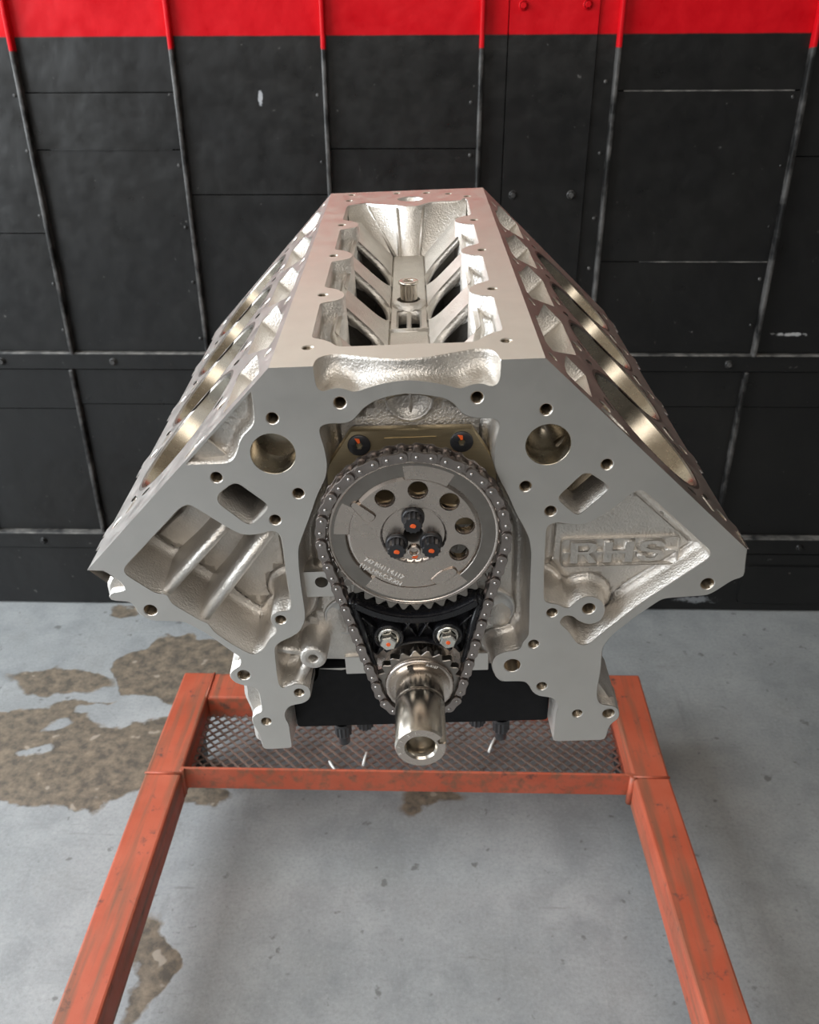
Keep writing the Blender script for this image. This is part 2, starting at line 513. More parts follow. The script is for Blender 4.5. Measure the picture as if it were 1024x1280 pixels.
# traced outlines of the casting, millimetres in the plane of its front face (x, z) or top rail (x, y)
OUTER_RIGHT = [(227.4,-141.9),(227.9,-147.7),(228.4,-166.8),(222.2,-168.6),(217.8,-171.9),(210.6,-178.4),(205.7,-181.7),(176.2,-183.3),(172,-185.2),(155.3,-200.3),(140.9,-215.7),(137,-223),(135.1,-227.4),(135.1,-234),(135.4,-249.5),(134.5,-268.2),(135,-278),(137.5,-283.8),(141.9,-285.7),(148,-286.7),(151.8,-289.3),(153.8,-295.2),(152.9,-301.1),(148.3,-305.1),(145.9,-311.9),(145,-323.1),(105.4,-323.2),(104,-320.6),(105,-293.3),(106.2,-286.7),(105.6,-281),(101.8,-276.7),(98.1,-275.3),(90.9,-273.9),(85.9,-269.6),(83.3,-263.1),(80.8,-259.5),(77.2,-258.1),(61.9,-257.8),(57.7,-253.4),(54.7,-244.7),(54.3,-238.6),(56.8,-232.5),(63.7,-228.7),(72.9,-227.6),(75.7,-225),(76.6,-219.8),(80.4,-214.8),(80.7,-210.5),(80.2,-186.1),(80,-158.8),(79.9,-140.4),(78.1,-128.8),(74.2,-119.8),(68.6,-108.5),(63,-94.1),(57.5,-82.9),(53.9,-73.5),(53.5,-67.8),(54,-55.5),(56.3,-45.7),(56.6,-42.6),(55.4,-40),(51.8,-38.3),(44.5,-38),(37.9,-36.9),(33.6,-34.4),(30.7,-30.7),(27.8,-27),(22.9,-23.7),(14.3,-21.7),(7.1,-20.4),(0,-19.8),(-2.5,-19.7),(-12.6,-21.2),(-21.4,-24),(-27.5,-28.1),(-30.2,-31.1),(-33.8,-35.4),(-37.6,-37.7),(-41.3,-38.3),(-50.1,-37.9),(-54.9,-39.4),(-56.5,-42.2),(-56.3,-46.3),(-54.5,-54.7),(-53.6,-66.7),(-55.2,-76.2),(-62.6,-90.2),(-68.1,-104.5),(-77,-125.3),(-79.1,-131.6),(-80.3,-145.9),(-80.4,-163.2),(-80,-185.5),(-80.6,-191.7),(-82.5,-197.9),(-86,-203.7),(-92,-208.2),(-101.3,-212.7),(-105.7,-217.7),(-106.5,-229.6),(-107,-243.4),(-106.9,-254.5),(-104.6,-258.6),(-100.3,-257.1),(-94.1,-254.7),(-88.3,-255.2),(-83.9,-259.4),(-83.6,-265.8),(-86.3,-271.4),(-91.4,-274.7),(-97.6,-275.5),(-102.7,-278.1),(-105.8,-283.8),(-105.9,-290.5),(-104,-295.6),(-104.1,-320.7),(-105.8,-322.4),(-125.2,-323.1),(-126.9,-320.7),(-127.3,-314.5),(-128.5,-304.9),(-131.5,-294.5),(-131.3,-288.7),(-128.3,-284.6),(-123.2,-282.3),(-122.3,-278.2),(-122.3,-261.9),(-125.2,-256.1),(-133.2,-254.3),(-138.8,-251.6),(-141.9,-246.8),(-141.8,-242.1),(-138.7,-238.2),(-133.6,-235.2),(-131.7,-230.9),(-132.2,-225.5),(-135.2,-222.7),(-152.9,-202.9),(-167.2,-191.1),(-190.6,-189.3),(-197.8,-184.2),(-200.3,-175.5),(-202.8,-171.8),(-216.4,-170),(-215.7,-164.2),(-203,-162.4),(-204.8,-154.9),(-210.5,-148.6),(-215.6,-144.4),(-221.3,-136.3)]
NOTCH = [(-145.9,-63.8),(-118.3,-64),(-113.5,-61.9),(-109.7,-55.9),(-107.1,-48.2),(-103.4,-43.4),(-97.9,-38.7),(-95.9,-34.5),(-95.6,-29.2),(-95,-20.8),(-95,-13.6)]
RECESS_FRONT = [(-56.2,-1.2),(-56.1,-9.2),(-55.2,-14.5),(-52.1,-16.6),(-49.2,-15.8),(-44.5,-14.6),(-39.5,-14.8),(-36,-16.4),(-33.2,-17.5),(-30.4,-17.2),(-23.8,-15),(-15.1,-12.6),(-6.5,-11.4),(1.3,-11),(11,-12.4),(20.2,-14.3),(27.3,-16.5),(32.2,-17.9),(35.1,-16.8),(40.1,-15),(45.7,-14.9),(50,-16.9),(52.9,-16.7),(55.3,-14.9),(56.3,-10.4),(56.6,-1)]
POCKET_LEFT = [(-148,-93.2),(-144.6,-94.9),(-124.5,-112.1),(-116.4,-118.2),(-109.6,-118.7),(-103.2,-118),(-96.6,-116),(-92.5,-116.6),(-89.6,-119.8),(-89,-127.4),(-89.4,-154.9),(-88.8,-176.8),(-89.7,-182.3),(-92.3,-185.1),(-98.4,-184.8),(-103.2,-187.5),(-105.2,-192.4),(-104.3,-196.7),(-101.8,-199.7),(-102.4,-204.8),(-108.1,-209.7),(-111.8,-216.3),(-116.1,-222.1),(-121.5,-224.1),(-124.9,-223.3),(-137.2,-213.1),(-148.2,-201.2),(-150.8,-193.4),(-156.5,-190.4),(-159.1,-187.9),(-174.1,-174.5),(-175.3,-166.5),(-180.9,-165.9),(-185,-164),(-201.2,-148.3),(-201.4,-144.2),(-199.3,-140.7),(-153.6,-95.4)]
POCKET_RIGHT = [(148.7,-93.3),(153.6,-95.9),(201.1,-142.8),(202.8,-146.1),(202.1,-150),(157,-189.5),(125.6,-223.3),(121.2,-225),(116.5,-223),(112.6,-216.9),(109.4,-210.9),(102.8,-204),(102.5,-201.2),(104.7,-197),(108.5,-196),(112.5,-197.3),(116.1,-201.5),(124.2,-205.5),(132,-202.2),(134.5,-192.5),(131.5,-184),(124.6,-179.9),(118.1,-180.4),(113.9,-183.3),(109.8,-189.4),(105.4,-189.9),(100.7,-186.2),(94,-185),(90.1,-182.4),(89,-159.1),(88.9,-121.6),(90.8,-118),(96.9,-116.3),(103.3,-118.2),(111.8,-119.3),(117.9,-117.8),(129.7,-109.6),(143.4,-96)]
PORT_LEFT = [(-128.4,-90.5),(-126.6,-85.9),(-118.3,-79.6),(-115.4,-78.5),(-112,-79),(-97.1,-93.2),(-95.3,-96.3),(-96.3,-100),(-106.1,-109.7),(-109.2,-110.8),(-112.5,-109.4),(-126.9,-94.5)]
PORT_RIGHT = [(95.7,-97.9),(96.8,-95.1),(110.4,-80),(113.9,-79.5),(116.6,-80.3),(127,-88.1),(128.7,-91.5),(127.6,-94.5),(112,-110.5),(109.2,-111.5),(106.1,-109.6),(96.8,-100.6)]
HOLES_BOLT = [(-42,-24.4),(42.3,-24.1),(-84.8,-33.3),(85,-33.8),(-74.3,-87.9),(74.1,-88.2),(-91.9,-107.7),(91.4,-107.8),(-126,-73.9),(125.8,-73.9),(-98.1,-192.5),(-121,-292.8),(-92.2,-263.5),(96.7,-193.5),(84.7,-222.3),(92.5,-264.1),(121.3,-293.7)]
HOLES_BIG_BOLT = [(-131.9,-244.1),(-189.9,-180.2),(204.2,-172.1),(122.8,-190.9),(145.6,-294.6)]
VALLEY = [(-61.9,51.8),(-60.5,48.7),(-53.8,44.9),(-48.4,39.4),(-45.2,32.9),(-42.3,31.1),(-21.9,31.1),(0.8,31.6),(42,30.3),(45.7,33.7),(49.7,40.2),(54.3,45.8),(61.4,50.1),(62.6,55.1),(62.7,119.1),(60.6,121.9),(51.4,125.6),(47,129.9),(45.5,137.9),(48,145.6),(53.4,153.1),(61.6,158.9),(62.4,163.1),(62.4,229.8),(56.6,234.8),(49,239.1),(46.3,246.5),(49.2,255),(55.1,260.4),(61.9,265.5),(62.2,270.3),(62.6,337.8),(55,342.8),(49.1,347.3),(45.7,359),(51,366),(60.2,370.5),(62.1,377.9),(62.9,445.6),(60.5,452.9),(56.7,440),(47.1,439.8),(24.8,438.9),(17.9,431.5),(10,422.1),(2.4,423.4),(-9.7,434.1),(-40.5,459.5),(-42,446.7),(-50.5,441.3),(-60.9,434.6),(-61.9,428.1),(-61.7,371.1),(-59.6,367.9),(-50.4,365.4),(-45.8,355.3),(-47.5,342.7),(-55,335),(-61.5,334.2),(-62,327),(-61.4,265),(-54.7,262.5),(-48.8,257),(-45.6,246.2),(-46.6,233.4),(-52.4,225.7),(-60.8,224.2),(-61.2,219.3),(-61.1,161.9),(-59,156.1),(-52.1,152.6),(-46.6,144.1),(-45.7,135.9),(-48.7,126),(-56.2,120.9),(-61.2,117.8)]
RECESS_TOP = [(-55.8,-3),(-55.9,10.1),(-53,15.7),(-46.8,18.9),(-41.7,19),(-27.7,13.2),(-14.6,8.8),(-6,7.2),(5,7.6),(13.6,8.7),(26.6,13.8),(36.9,17.6),(44.3,20.1),(51.3,18.2),(55,11),(56,2.3),(56.4,-2.5)]

# ------------------------------------------------------------------ setting: floor, walls, ceiling
def simple_box(name, dims, mat, parent=None, kind=None, bevel=0.0):
    bm = bmesh.new(); box(bm, *dims, bevel=bevel)
    o = link(name, bm, mat, parent, scale=1)
    if kind: o['kind'] = kind
    return o

bm = bmesh.new(); box(bm, -4.5, 3.0, -4.0, 1.9, -0.1, 0.0)
tag(link('floor', bm, M_FLOOR, scale=1), kind='structure')
WY = 1.876
wall = simple_box('wall_back', (-3.2, 2.6, WY + 0.012, WY + 0.14, 0.0, 3.3), M_WALL, None, 'structure')
tag(simple_box('wall_right', (2.4, 2.55, -3.0, WY + 0.012, 0.0, 3.3), M_SIDE), kind='structure')
tag(simple_box('light_block_front', (-1.4, 2.55, -3.15, -3.0, 0.0, 3.3), M_SIDE), kind='structure')  # unseen wall, added to keep sky light out at the front right
tag(simple_box('ceiling', (-3.2, 2.55, -3.15, WY + 0.14, 3.3, 3.4), M_CEIL), kind='structure')

cols = [(-2.45, -2.094), (-2.092, -1.749), (-1.747, -1.413), (-1.411, -1.109), (-1.107, -0.8235), (-0.8215, -0.5145), (-0.5125, -0.214),
        (-0.212, 0.089), (0.091, 0.139), (0.141, 0.309), (0.311, 0.350), (0.352, 0.712), (0.714, 1.024), (1.026, 1.336), (1.338, 1.686), (1.688, 2.056), (2.058, 2.4)]
seams = {4: (0.95,), 5: (1.115, 1.22), 6: (1.028,), 7: (1.116,), 11: (1.2195, 0.892), 12: (1.10,), 13: (0.95,)}
pid = 0
def wall_panel(x0, x1, z0, z1, proud):
    bm = bmesh.new()
    nx = max(2, int((x1 - x0) / 0.03)); nz = max(2, int((z1 - z0) / 0.03))
    grid = []
    sd = random.uniform(0, 50)
    for i in range(nx + 1):
        row = []
        for k in range(nz + 1):
            x = x0 + (x1 - x0) * i / nx; z = z0 + (z1 - z0) * k / nz
            edge = min(1, min(i, nx - i, 3) * min(k, nz - k, 3) / 9)
            d = noise.noise(Vector((x * 5 + sd, z * 5, sd))) * 0.0016
            row.append(bm.verts.new((x, WY - proud + d, z)))
        grid.append(row)
    for i in range(nx):
        for k in range(nz):
            quad(bm, (grid[i][k], grid[i + 1][k], grid[i + 1][k + 1], grid[i][k + 1]), 0, True)
    # folded edges back to the frame
    ring = [grid[i][0] for i in range(nx + 1)] + [grid[nx][k] for k in range(1, nz + 1)] + [grid[i][nz] for i in range(nx - 1, -1, -1)] + [grid[0][k] for k in range(nz - 1, 0, -1)]
    back = [bm.verts.new((v.co.x, WY + 0.013, v.co.z)) for v in ring]
    ring = [bm.verts.new(v.co) for v in ring]
    for i in range(len(ring)):
        j = (i + 1) % len(ring)
        quad(bm, (ring[j], ring[i], back[i], back[j]), 0, False)
    return link('panel', bm, M_WALL, wall, scale=1, weld=False)

for ci, (x0, x1) in enumerate(cols):
    if x0 < -2.2: continue
    zs = [0.690] + sorted(seams.get(ci, ())) + [1.576]
    for k in range(len(zs) - 1):
        wall_panel(x0, x1, zs[k] + 0.0012, zs[k + 1] - 0.0012, 0.002 + 0.0022 * (k % 2) + (0.006 if ci == 9 else 0))
    zs = [0.222] + ([0.5625] if ci in (5, 11, 12, 7) else []) + ([0.55] if ci == 4 else []) + [0.648]
    for k in range(len(zs) - 1):
        wall_panel(x0, x1, zs[k] + 0.0012, zs[k + 1] - 0.0012, 0.002 + 0.0022 * (k % 2))
wall_panel(-2.3, 2.4, 1.579, 3.28, 0.003)
wall_panel(-2.3, 0.40, 0.004, 0.172, 0.012)
wall_panel(0.402, 2.4, 0.004, 0.172, 0.015)

def raised(name, x0, x1, z0, z1, d, mat, bev=0.003, lean=0.0):
    bm = bmesh.new(); box(bm, x0, x1, WY - d, WY + 0.013, z0, z1, bevel=bev)
    for v in bm.verts: v.co.x += lean * (v.co.z - z0)
    return link(name, bm, mat, wall, scale=1)

for x in (-2.092, -1.748, -1.412, -1.108, -0.817, -0.507, -0.213, 0.090, 0.351, 0.717, 1.025, 1.337, 1.687, 2.057):
    raised('batten', x - 0.0045, x + 0.0045, 0.686, 1.577, 0.020, M_BATTEN, 0.003)
for x in (-2.092, -1.748, -1.412, -1.108, -0.828, -0.52, -0.213, 0.090, 0.351, 0.709, 1.025, 1.337, 1.687, 2.057):
    raised('batten', x - 0.005, x + 0.005, 0.221, 0.650, 0.017, M_BATTEN, 0.003)
raised('rail_strip', -2.3, 2.4, 0.650, 0.686, 0.011, M_WALL, 0.0015)
raised('rail_lip', -2.3, 2.4, 0.686, 0.6895, 0.013, M_EDGE, 0.0008)
raised('rail_strip', -2.3, 2.4, 0.176, 0.217, 0.018, M_WALL, 0.0015)
raised('rail_lip', -2.3, 2.4, 0.217, 0.2205, 0.020, M_EDGE, 0.0008)
for x0, x1, z in ((0.37, 0.70, 1.2195), (0.44, 0.71, 0.892), (-0.78, -0.53, 1.115)):
    raised('seam_lip', x0, x1, z - 0.0011, z + 0.0011, 0.0062, M_EDGE if x0 > 0 else M_WALL, 0.0004)
# rounded access cover low on the right
bm = bmesh.new()
prism(bm, rounded([(0.79, 0.025), (1.05, 0.025), (1.05, 0.142), (0.79, 0.142)], 0.02), WY - 0.019, WY, bevel=0.003)
link('access_cover', bm, M_WALL, wall, scale=1)
# bolt heads
bm = bmesh.new()
lathe(bm, [(0.009, 0.0), (0.009, -0.002), (0.0075, -0.003)], (0, 0, 0), n=14)
lathe(bm, [(0.0062, -0.002), (0.0062, -0.0065), (0.0050, -0.0078)], (0, 0, 0), n=6, sm=False, caps=1)
bolt_me = link('bolt', bm, M_BATTEN, wall, scale=1)
spots = [(0.166, 1.364), (0.286, 1.365), (0.164, 1.028), (0.283, 1.028), (-0.984, 0.668), (-0.727, 0.668), (0.666, 0.668), (-0.46, 0.668), (0.40, 0.668),
         (-0.984, 0.196), (-0.727, 0.196), (0.40, 0.196), (0.666, 0.196), (0.92, 0.196), (1.2, 0.668), (-1.25, 0.668), (-1.25, 0.196), (1.2, 0.196)]
for i, (x, z) in enumerate(spots):
    o = bolt_me if i == 0 else bolt_me.copy()
    if i: COL.objects.link(o)
    o.location = (x, WY - (0.008 if 0.1 < x < 0.31 and z > 0.7 else (0.011 if z > 0.5 else 0.018)) , z)
    o.rotation_euler = (0, random.uniform(0, 1), 0)
# small rivets along the battens
bm = bmesh.new(); lathe(bm, [(0.0040, 0), (0.0034, -0.0014), (0.0015, -0.0022)], (0, 0, 0), n=10, caps=1)
riv = link('rivet', bm, M_BATTEN, wall, scale=1)
first = True
for x in (-0.817, -0.507, -0.213, 0.090, 0.351, 0.717):
    for z in (0.74, 0.86, 0.98, 1.10, 1.22):
        o = riv if first else riv.copy()
        if not first: COL.objects.link(o)
        first = False
        o.location = (x - 0.016 + random.uniform(-.002, .002), WY - 0.003, z + random.uniform(-.02, .02))

# ------------------------------------------------------------------ engine stand
stand = tag(empty('engine_stand', (-0.035, 1.34, 0)), 'red painted square tube engine stand on the floor under the aluminium block', 'engine stand')
def sp(name, dims, mat=M_STAND, bevel=0.004):
    bm = bmesh.new(); box(bm, *dims, bevel=bevel)
    for v in bm.verts: v.co -= Vector((-0.035, 1.34, 0))
    return link(name, bm, mat, stand, scale=1)
def sbm(name, bm, mat):
    for v in bm.verts: v.co -= Vector((-0.035, 1.34, 0))
    return link(name, bm, mat, stand, scale=1)
def tube_leg(xa0, xb0, y0, xa1, xb1, y1):
    bm = bmesh.new(); box(bm, 0, 1, 0, 1, 0.105, 0.170, bevel=0.0)
    for v in bm.verts:
        t = v.co.y
        a = xa0 + (xa1 - xa0) * t; b = xb0 + (xb1 - xb0) * t
        v.co.x = a + (b - a) * v.co.x; v.co.y = y0 + (y1 - y0) * t
    bmesh.ops.bevel(bm, geom=bm.edges[:], offset=0.004, segments=2, profile=0.5, affect='EDGES')
    return sbm('leg', bm, M_STAND)
tube_leg(-0.489, -0.430, 0.30, -0.502, -0.438, 1.100)
tube_leg(0.374, 0.434, 0.30, 0.360, 0.423, 1.108)
def rear_tube(xa0, xb0, y0, xa1, xb1, y1):
    o = tube_leg(xa0, xb0, y0, xa1, xb1, y1); o.name = 'side_tube'; return o
rear_tube(-0.502, -0.438, 1.1005, -0.503, -0.440, 1.378)
rear_tube(0.360, 0.423, 1.1085, 0.360, 0.428, 1.388)
sp('rear_rail', (-0.440, 0.362, 1.302, 1.376, 0.118, 0.170))
bm = bmesh.new(); box(bm, -0.442, 0.362, 1.112, 1.117, 0.122, 0.170, bevel=0.001)
box(bm, -0.442, 0.362, 1.117, 1.145, 0.122, 0.127, bevel=0.001)
sbm('cross_bar', bm, M_STAND)
for a_, b_, r_ in (((-0.502, 1.100, 0.1705), (-0.438, 1.100, 0.1705), 0.0022), ((-0.4385, 1.108, 0.172), (-0.4385, 1.106, 0.115), 0.004),
                   ((0.360, 1.108, 0.1705), (0.423, 1.108, 0.1705), 0.0022), ((0.3595, 1.108, 0.172), (0.357, 1.104, 0.112), 0.006),
                   ((-0.440, 1.302, 0.1705), (-0.440, 1.376, 0.1705), 0.0022), ((0.361, 1.302, 0.1705), (0.361, 1.385, 0.1705), 0.0022)):
    bm = bmesh.new(); tube(bm, [a_, b_], r_, 6); sbm('weld_bead', bm, M_STAND)
# expanded metal tray
bm = bmesh.new()
def strand(a, b, w=0.0019):
    a = Vector(a); b = Vector(b); d = (b - a).normalized(); s = d.cross(Vector((0, 0, 1))) * w
    u = Vector((0, 0, 0.0011))
    k = [bm.verts.new(p + q + r_) for p in (a, b) for q in (s, -s) for r_ in (u, -u)]
    for f in ((0, 4, 6, 2), (1, 3, 7, 5), (0, 1, 5, 4), (2, 6, 7, 3)): quad(bm, [k[i] for i in f])
dx, dy = 0.0215, 0.0105
ny = int((1.303 - 1.118) / dy); nx = int(0.80 / dx)
for r_ in range(ny):
    y = 1.118 + r_ * dy
    for c in range(nx + 1):
        x = -0.440 + c * dx + (0.5 * dx if r_ % 2 else 0)
        for sx in (-1, 1):
            x2 = x + sx * dx / 2
            if -0.441 <= x <= 0.361 and -0.441 <= x2 <= 0.361:
                strand((x, y, 0.1285 + 0.0012 * sx), (x2, y + dy, 0.1285 - 0.0012 * sx))
tag(sbm('mesh_tray', bm, M_MESH), 'expanded metal mesh of the tray between cross bar and rear rail', kind='stuff')
# upright, pivot head and casters
sp('post', (-0.069, -0.003, 1.305, 1.371, 0.168, 0.86))
sp('head_sleeve', (-0.075, 0.003, 1.16, 1.40, 0.80, 0.88))
bm = bmesh.new(); lathe(bm, [(0.030, 0), (0.030, 0.09)], (-0.030, 1.10, 0.84), n=24, caps=2); sbm('pivot_shaft', bm, M_STAND)
bm = bmesh.new(); lathe(bm, [(0.085, 0), (0.085, 0.014)], (-0.030, 1.09, 0.84), n=32, caps=2); sbm('head_plate', bm, M_STAND)
for sx, sz in ((-1, -1), (1, -1), (-1, 1), (1, 1)):
    bm = bmesh.new(); tube(bm, [(-0.030 + sx * 0.06, 1.094, 0.84 + sz * 0.045), (-0.028 + sx * 0.085, 1.05, 0.86 + sz * 0.06), (-0.026 + sx * 0.095, 1.012, 0.88 + sz * 0.07)], 0.012, 10)
    sbm('mounting_arm', bm, M_STAND)
for x, y in ((-0.468, 1.27), (0.392, 1.28), (-0.459, 0.36), (0.404, 0.36)):
    c = empty('caster', (x + 0.035, y - 1.34, 0), stand)
    bm = bmesh.new(); lathe(bm, [(0.018, -0.013), (0.037, -0.012), (0.0385, -0.006), (0.0385, 0.006), (0.037, 0.012), (0.018, 0.013)], (0, 0, 0.0385), 'x', 24)
    link('wheel', bm, M_RUBBER, c, scale=1)
    bm = bmesh.new(); box(bm, -0.020, -0.016, -0.017, 0.017, 0.030, 0.094, bevel=0.001); box(bm, 0.016, 0.020, -0.017, 0.017, 0.030, 0.094, bevel=0.001)
    box(bm, -0.026, 0.026, -0.028, 0.028, 0.094, 0.1052, bevel=0.001)
    link('fork', bm, M_BOLT, c, scale=1)

# ------------------------------------------------------------------ engine block
ENG = Matrix(((0.9991, -0.0275, -0.0312), (0.0257, 0.9981, -0.0553), (0.0327, 0.0545, 0.9980))).to_4x4()
ENG.translation = (-0.0151, 0.4933, 1.1328)
engine = tag(empty('engine_block'), 'bare silver aluminium engine block with timing chain, bolted to the red stand', 'engine')
engine.matrix_world = ENG

HOLED = {}
bm = bmesh.new()
BR = (A0 + 203 / R2, -203 / R2); BL = (-BR[0], BR[1])
o_pts = OUTER_RIGHT[1:-1]
lower = [(226.9, -150.0)] + o_pts[1:]
outer = [(A0, 0), BR] + rounded(lower, 3.5, False) + [BL, (-A0, 0)] + rounded([(-56.3, 0)] + RECESS_FRONT[1:-1] + [(56.5, 0)], 3.5, False)
holes = []
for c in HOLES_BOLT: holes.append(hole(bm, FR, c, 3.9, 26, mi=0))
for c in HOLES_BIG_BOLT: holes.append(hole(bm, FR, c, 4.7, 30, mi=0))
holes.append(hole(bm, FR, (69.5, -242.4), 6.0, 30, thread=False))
# big oil galleries: left drilled flat, right drilled to a cone
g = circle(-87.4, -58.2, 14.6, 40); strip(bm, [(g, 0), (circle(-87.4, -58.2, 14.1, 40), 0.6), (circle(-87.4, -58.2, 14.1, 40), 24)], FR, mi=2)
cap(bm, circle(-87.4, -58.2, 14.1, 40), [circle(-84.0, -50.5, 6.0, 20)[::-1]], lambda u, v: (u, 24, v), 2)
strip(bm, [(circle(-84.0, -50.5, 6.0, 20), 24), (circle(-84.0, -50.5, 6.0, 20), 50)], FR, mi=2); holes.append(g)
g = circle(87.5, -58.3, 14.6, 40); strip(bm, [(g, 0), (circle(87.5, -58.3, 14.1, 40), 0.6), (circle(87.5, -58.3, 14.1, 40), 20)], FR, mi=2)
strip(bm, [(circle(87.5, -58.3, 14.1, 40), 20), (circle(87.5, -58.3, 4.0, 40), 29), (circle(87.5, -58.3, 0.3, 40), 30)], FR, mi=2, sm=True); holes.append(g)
# water ports
for p in (PORT_LEFT, PORT_RIGHT):
    lp = rounded(cw(p), 2.5); strip(bm, [(lp, 0), (offset(lp, 0.5), 0.5), (offset(lp, 1.2), 60)], FR, mi=1, sm=True); holes.append(lp)
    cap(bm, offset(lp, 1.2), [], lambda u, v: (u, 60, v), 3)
# left ribbed pocket
lp = rounded(cw(POCKET_LEFT), 4.0)
def left_floor(u, v): return 44.5 + 1.5 * sin(u * 0.09 + v * 0.05) - 4 * exp(-((u + 140) ** 2 + (v + 150) ** 2) / 900)
holes.append(pocket(bm, FR, lp, left_floor, 7, grid=7, draft=2.0))
for a_, b_, w_ in (((-122.0, 9, -111.5), (-178.5, 2.0, -169.5), 7.0), ((-95.0, 4, -117.5), (-155.0, 2.0, -193.0), 8.0)):
    bar(bm, a_, b_, w_, (0, -1, 0), 44, 1, 8, w2=w_ + 5)
# right pocket with the emblem
lp = rounded(cw(POCKET_RIGHT), 4.0)
def right_floor(u, v):
    f = 17.0 - 0.06 * (v + 150)
    f += 22 / (1 + exp(((u - 101) + 0.55 * (v + 172)) / 2.2)) * (1 / (1 + exp((v + 162) / 3.0)))
    f += 10 * exp(-((u - 110) ** 2 + (v + 215) ** 2) / 90)
    return f
holes.append(pocket(bm, FR, lp, right_floor, 6.5, grid=3.5, draft=1.5))
# cast notch beside the left deck
lp = [NOTCH[0]] + NOTCH[1:-1] + [NOTCH[-1]]
lp = [(-144.6, -64.0), (-118.3, -64.0), (-113.5, -61.9), (-109.7, -55.9), (-107.1, -48.2), (-103.4, -43.4), (-97.9, -38.7), (-95.9, -34.5), (-95.6, -29.2), (-95.2, -20.8), (-95.4, -14.6)]
nb = rounded(lp, 3.0, False)
def seg_dist(x, y, p):
    best = 1e9
    for a, b in zip(p, p[1:]):
        dx, dy = b[0] - a[0], b[1] - a[1]; q = dx * dx + dy * dy
        t = 0 if q < 1e-9 else max(0, min(1, ((x - a[0]) * dx + (y - a[1]) * dy) / q))
        best = min(best, hypot(x - a[0] - dx * t, y - a[1] - dy * t))
    return best
def notch_depth(u, v):
    t = min(1.0, seg_dist(u, v, nb) / 8.0)
    return 10.5 * (1 - (1 - t) ** 2.2) + 0.5 * noise.noise(Vector((u * 0.25, v * 0.25, 3)))* t
ex = []
for i in range(60):
    for j in range(60):
        u, v = -148 + i * 1.1 + 0.2 * (j % 2), -66 + j * 1.1
        if inside(u, v, nb) and seg_dist(u, v, nb) > 0.6: ex.append((u, v))
deck_line = [(nb[-1][0] + (nb[0][0] - nb[-1][0]) * k / 40, nb[-1][1] + (nb[0][1] - nb[-1][1]) * k / 40) for k in range(1, 40)]
cap(bm, nb + deck_line, [], lambda u, v: (u, max(0, notch_depth(u, v)), v), 1, True, ex)
strip(bm, [([nb[-1]] + deck_line + [nb[0]], 0), ([nb[-1]] + deck_line + [nb[0]], lambda u, v: max(0, notch_depth(u, v)))], FR, False, 0, False)
holes.append(cw(nb))
cap(bm, cw(outer)[::-1], holes, lambda u, v: (u, 0, v), 0)
# timing case cavity
i0 = OUTER_RIGHT.index((61.9, -257.8)); i1 = OUTER_RIGHT.index((-83.9, -259.4))
cav = rounded(OUTER_RIGHT[i0:i1 + 1], 3.5, False)[::-1]
def cav_floor(u, v):
    f = 27.0
    f -= 7 * exp(-((abs(u) - 62) ** 2 / 160 + (v + 215) ** 2 / 500))
    f += 3.5 * exp(-((v + 40) ** 2) / 60)
    return f
pocket(bm, FR, cav, cav_floor, 7, grid=6, closed=False, draft=0.8, fcap=[(-80, -264), (-62, -266), (-45, -263), (45, -263), (58, -262)])
box(bm, -58, -40, 24, 44, -268, -250, 0, 0.8); box(bm, 40, 54, 24, 44, -268, -250, 0, 0.8)
# flange edge of the rest of the outline
seg_r = rounded([BR] + lower[:lower.index((61.9, -257.8)) + 1], 3.5, False)[::-1]
seg_l = rounded(lower[lower.index((-83.9, -259.4)):] + [BL], 3.5, False)[::-1]
for s_ in (seg_r, seg_l):
    strip(bm, [(s_, 0), (offset(s_, 0.6, False), 0.6), (offset(s_, 1.6, False), 24)], FR, False, 1, True)
# cast material standing wider than the machined face
for pts, y0, y1 in (([(-134, -226), (-137.0, -228.8), (-143.4, -246), (-140.5, -252), (-135.5, -262), (-137.0, -272), (-133.0, -291), (-134.0, -303), (-134.4, -321), (-128, -326), (-112, -324), (-112, -240), (-120, -226)], 7, 120),
                    ([(-206, -150), (-214.3, -151.5), (-219.5, -160), (-220.2, -174.5), (-204, -177), (-198, -165)], 6, 70),
                    ([(134, -262), (139, -267), (147.5, -281), (155.5, -296), (152, -305), (130, -310), (120, -280)], 8, 60)):
    prism(bm, rounded(ccw(pts), 4), y0, y1, mi=1, bevel=3.0, back=False)
# top recess over the timing case
N = 48
def along(p, t):
    x = p[0][0] + (p[-1][0] - p[0][0]) * t
    for a, b in zip(p, p[1:]):
        if min(a[0], b[0]) - 1e-6 <= x <= max(a[0], b[0]) + 1e-6 and abs(b[0] - a[0]) > 1e-6:
            return x, a[1] + (b[1] - a[1]) * (x - a[0]) / (b[0] - a[0])
    return x, p[-1][1]
rf = rounded([(-56.3, 0), (-56.0, -9.2)] + RECESS_FRONT[2:-2] + [(56.4, -10.4), (56.5, 0)], 3.5, False)
rt = rounded([(-56.3, 0)] + RECESS_TOP[1:-1] + [(56.5, 0)], 3.5, False)
def arclen(p):
    s = [0]
    for a, b in zip(p, p[1:]): s.append(s[-1] + hypot(a[0] - b[0], a[1] - b[1]))
    return s
def resample(p, n, key):
    ks = [key(p, i) for i in range(len(p))]
    out = []
    for k in range(n + 1):
        t = ks[0] + (ks[-1] - ks[0]) * k / n
        for i in range(len(p) - 1):
            if ks[i] <= t + 1e-9 <= ks[i + 1] + 2e-9:
                f = 0 if ks[i + 1] == ks[i] else (t - ks[i]) / (ks[i + 1] - ks[i])
                out.append((p[i][0] + (p[i + 1][0] - p[i][0]) * f, p[i][1] + (p[i + 1][1] - p[i][1]) * f)); break
        else: out.append(p[-1])
    return out
def keyed(p): s = arclen(p); return lambda q, i: s[i]
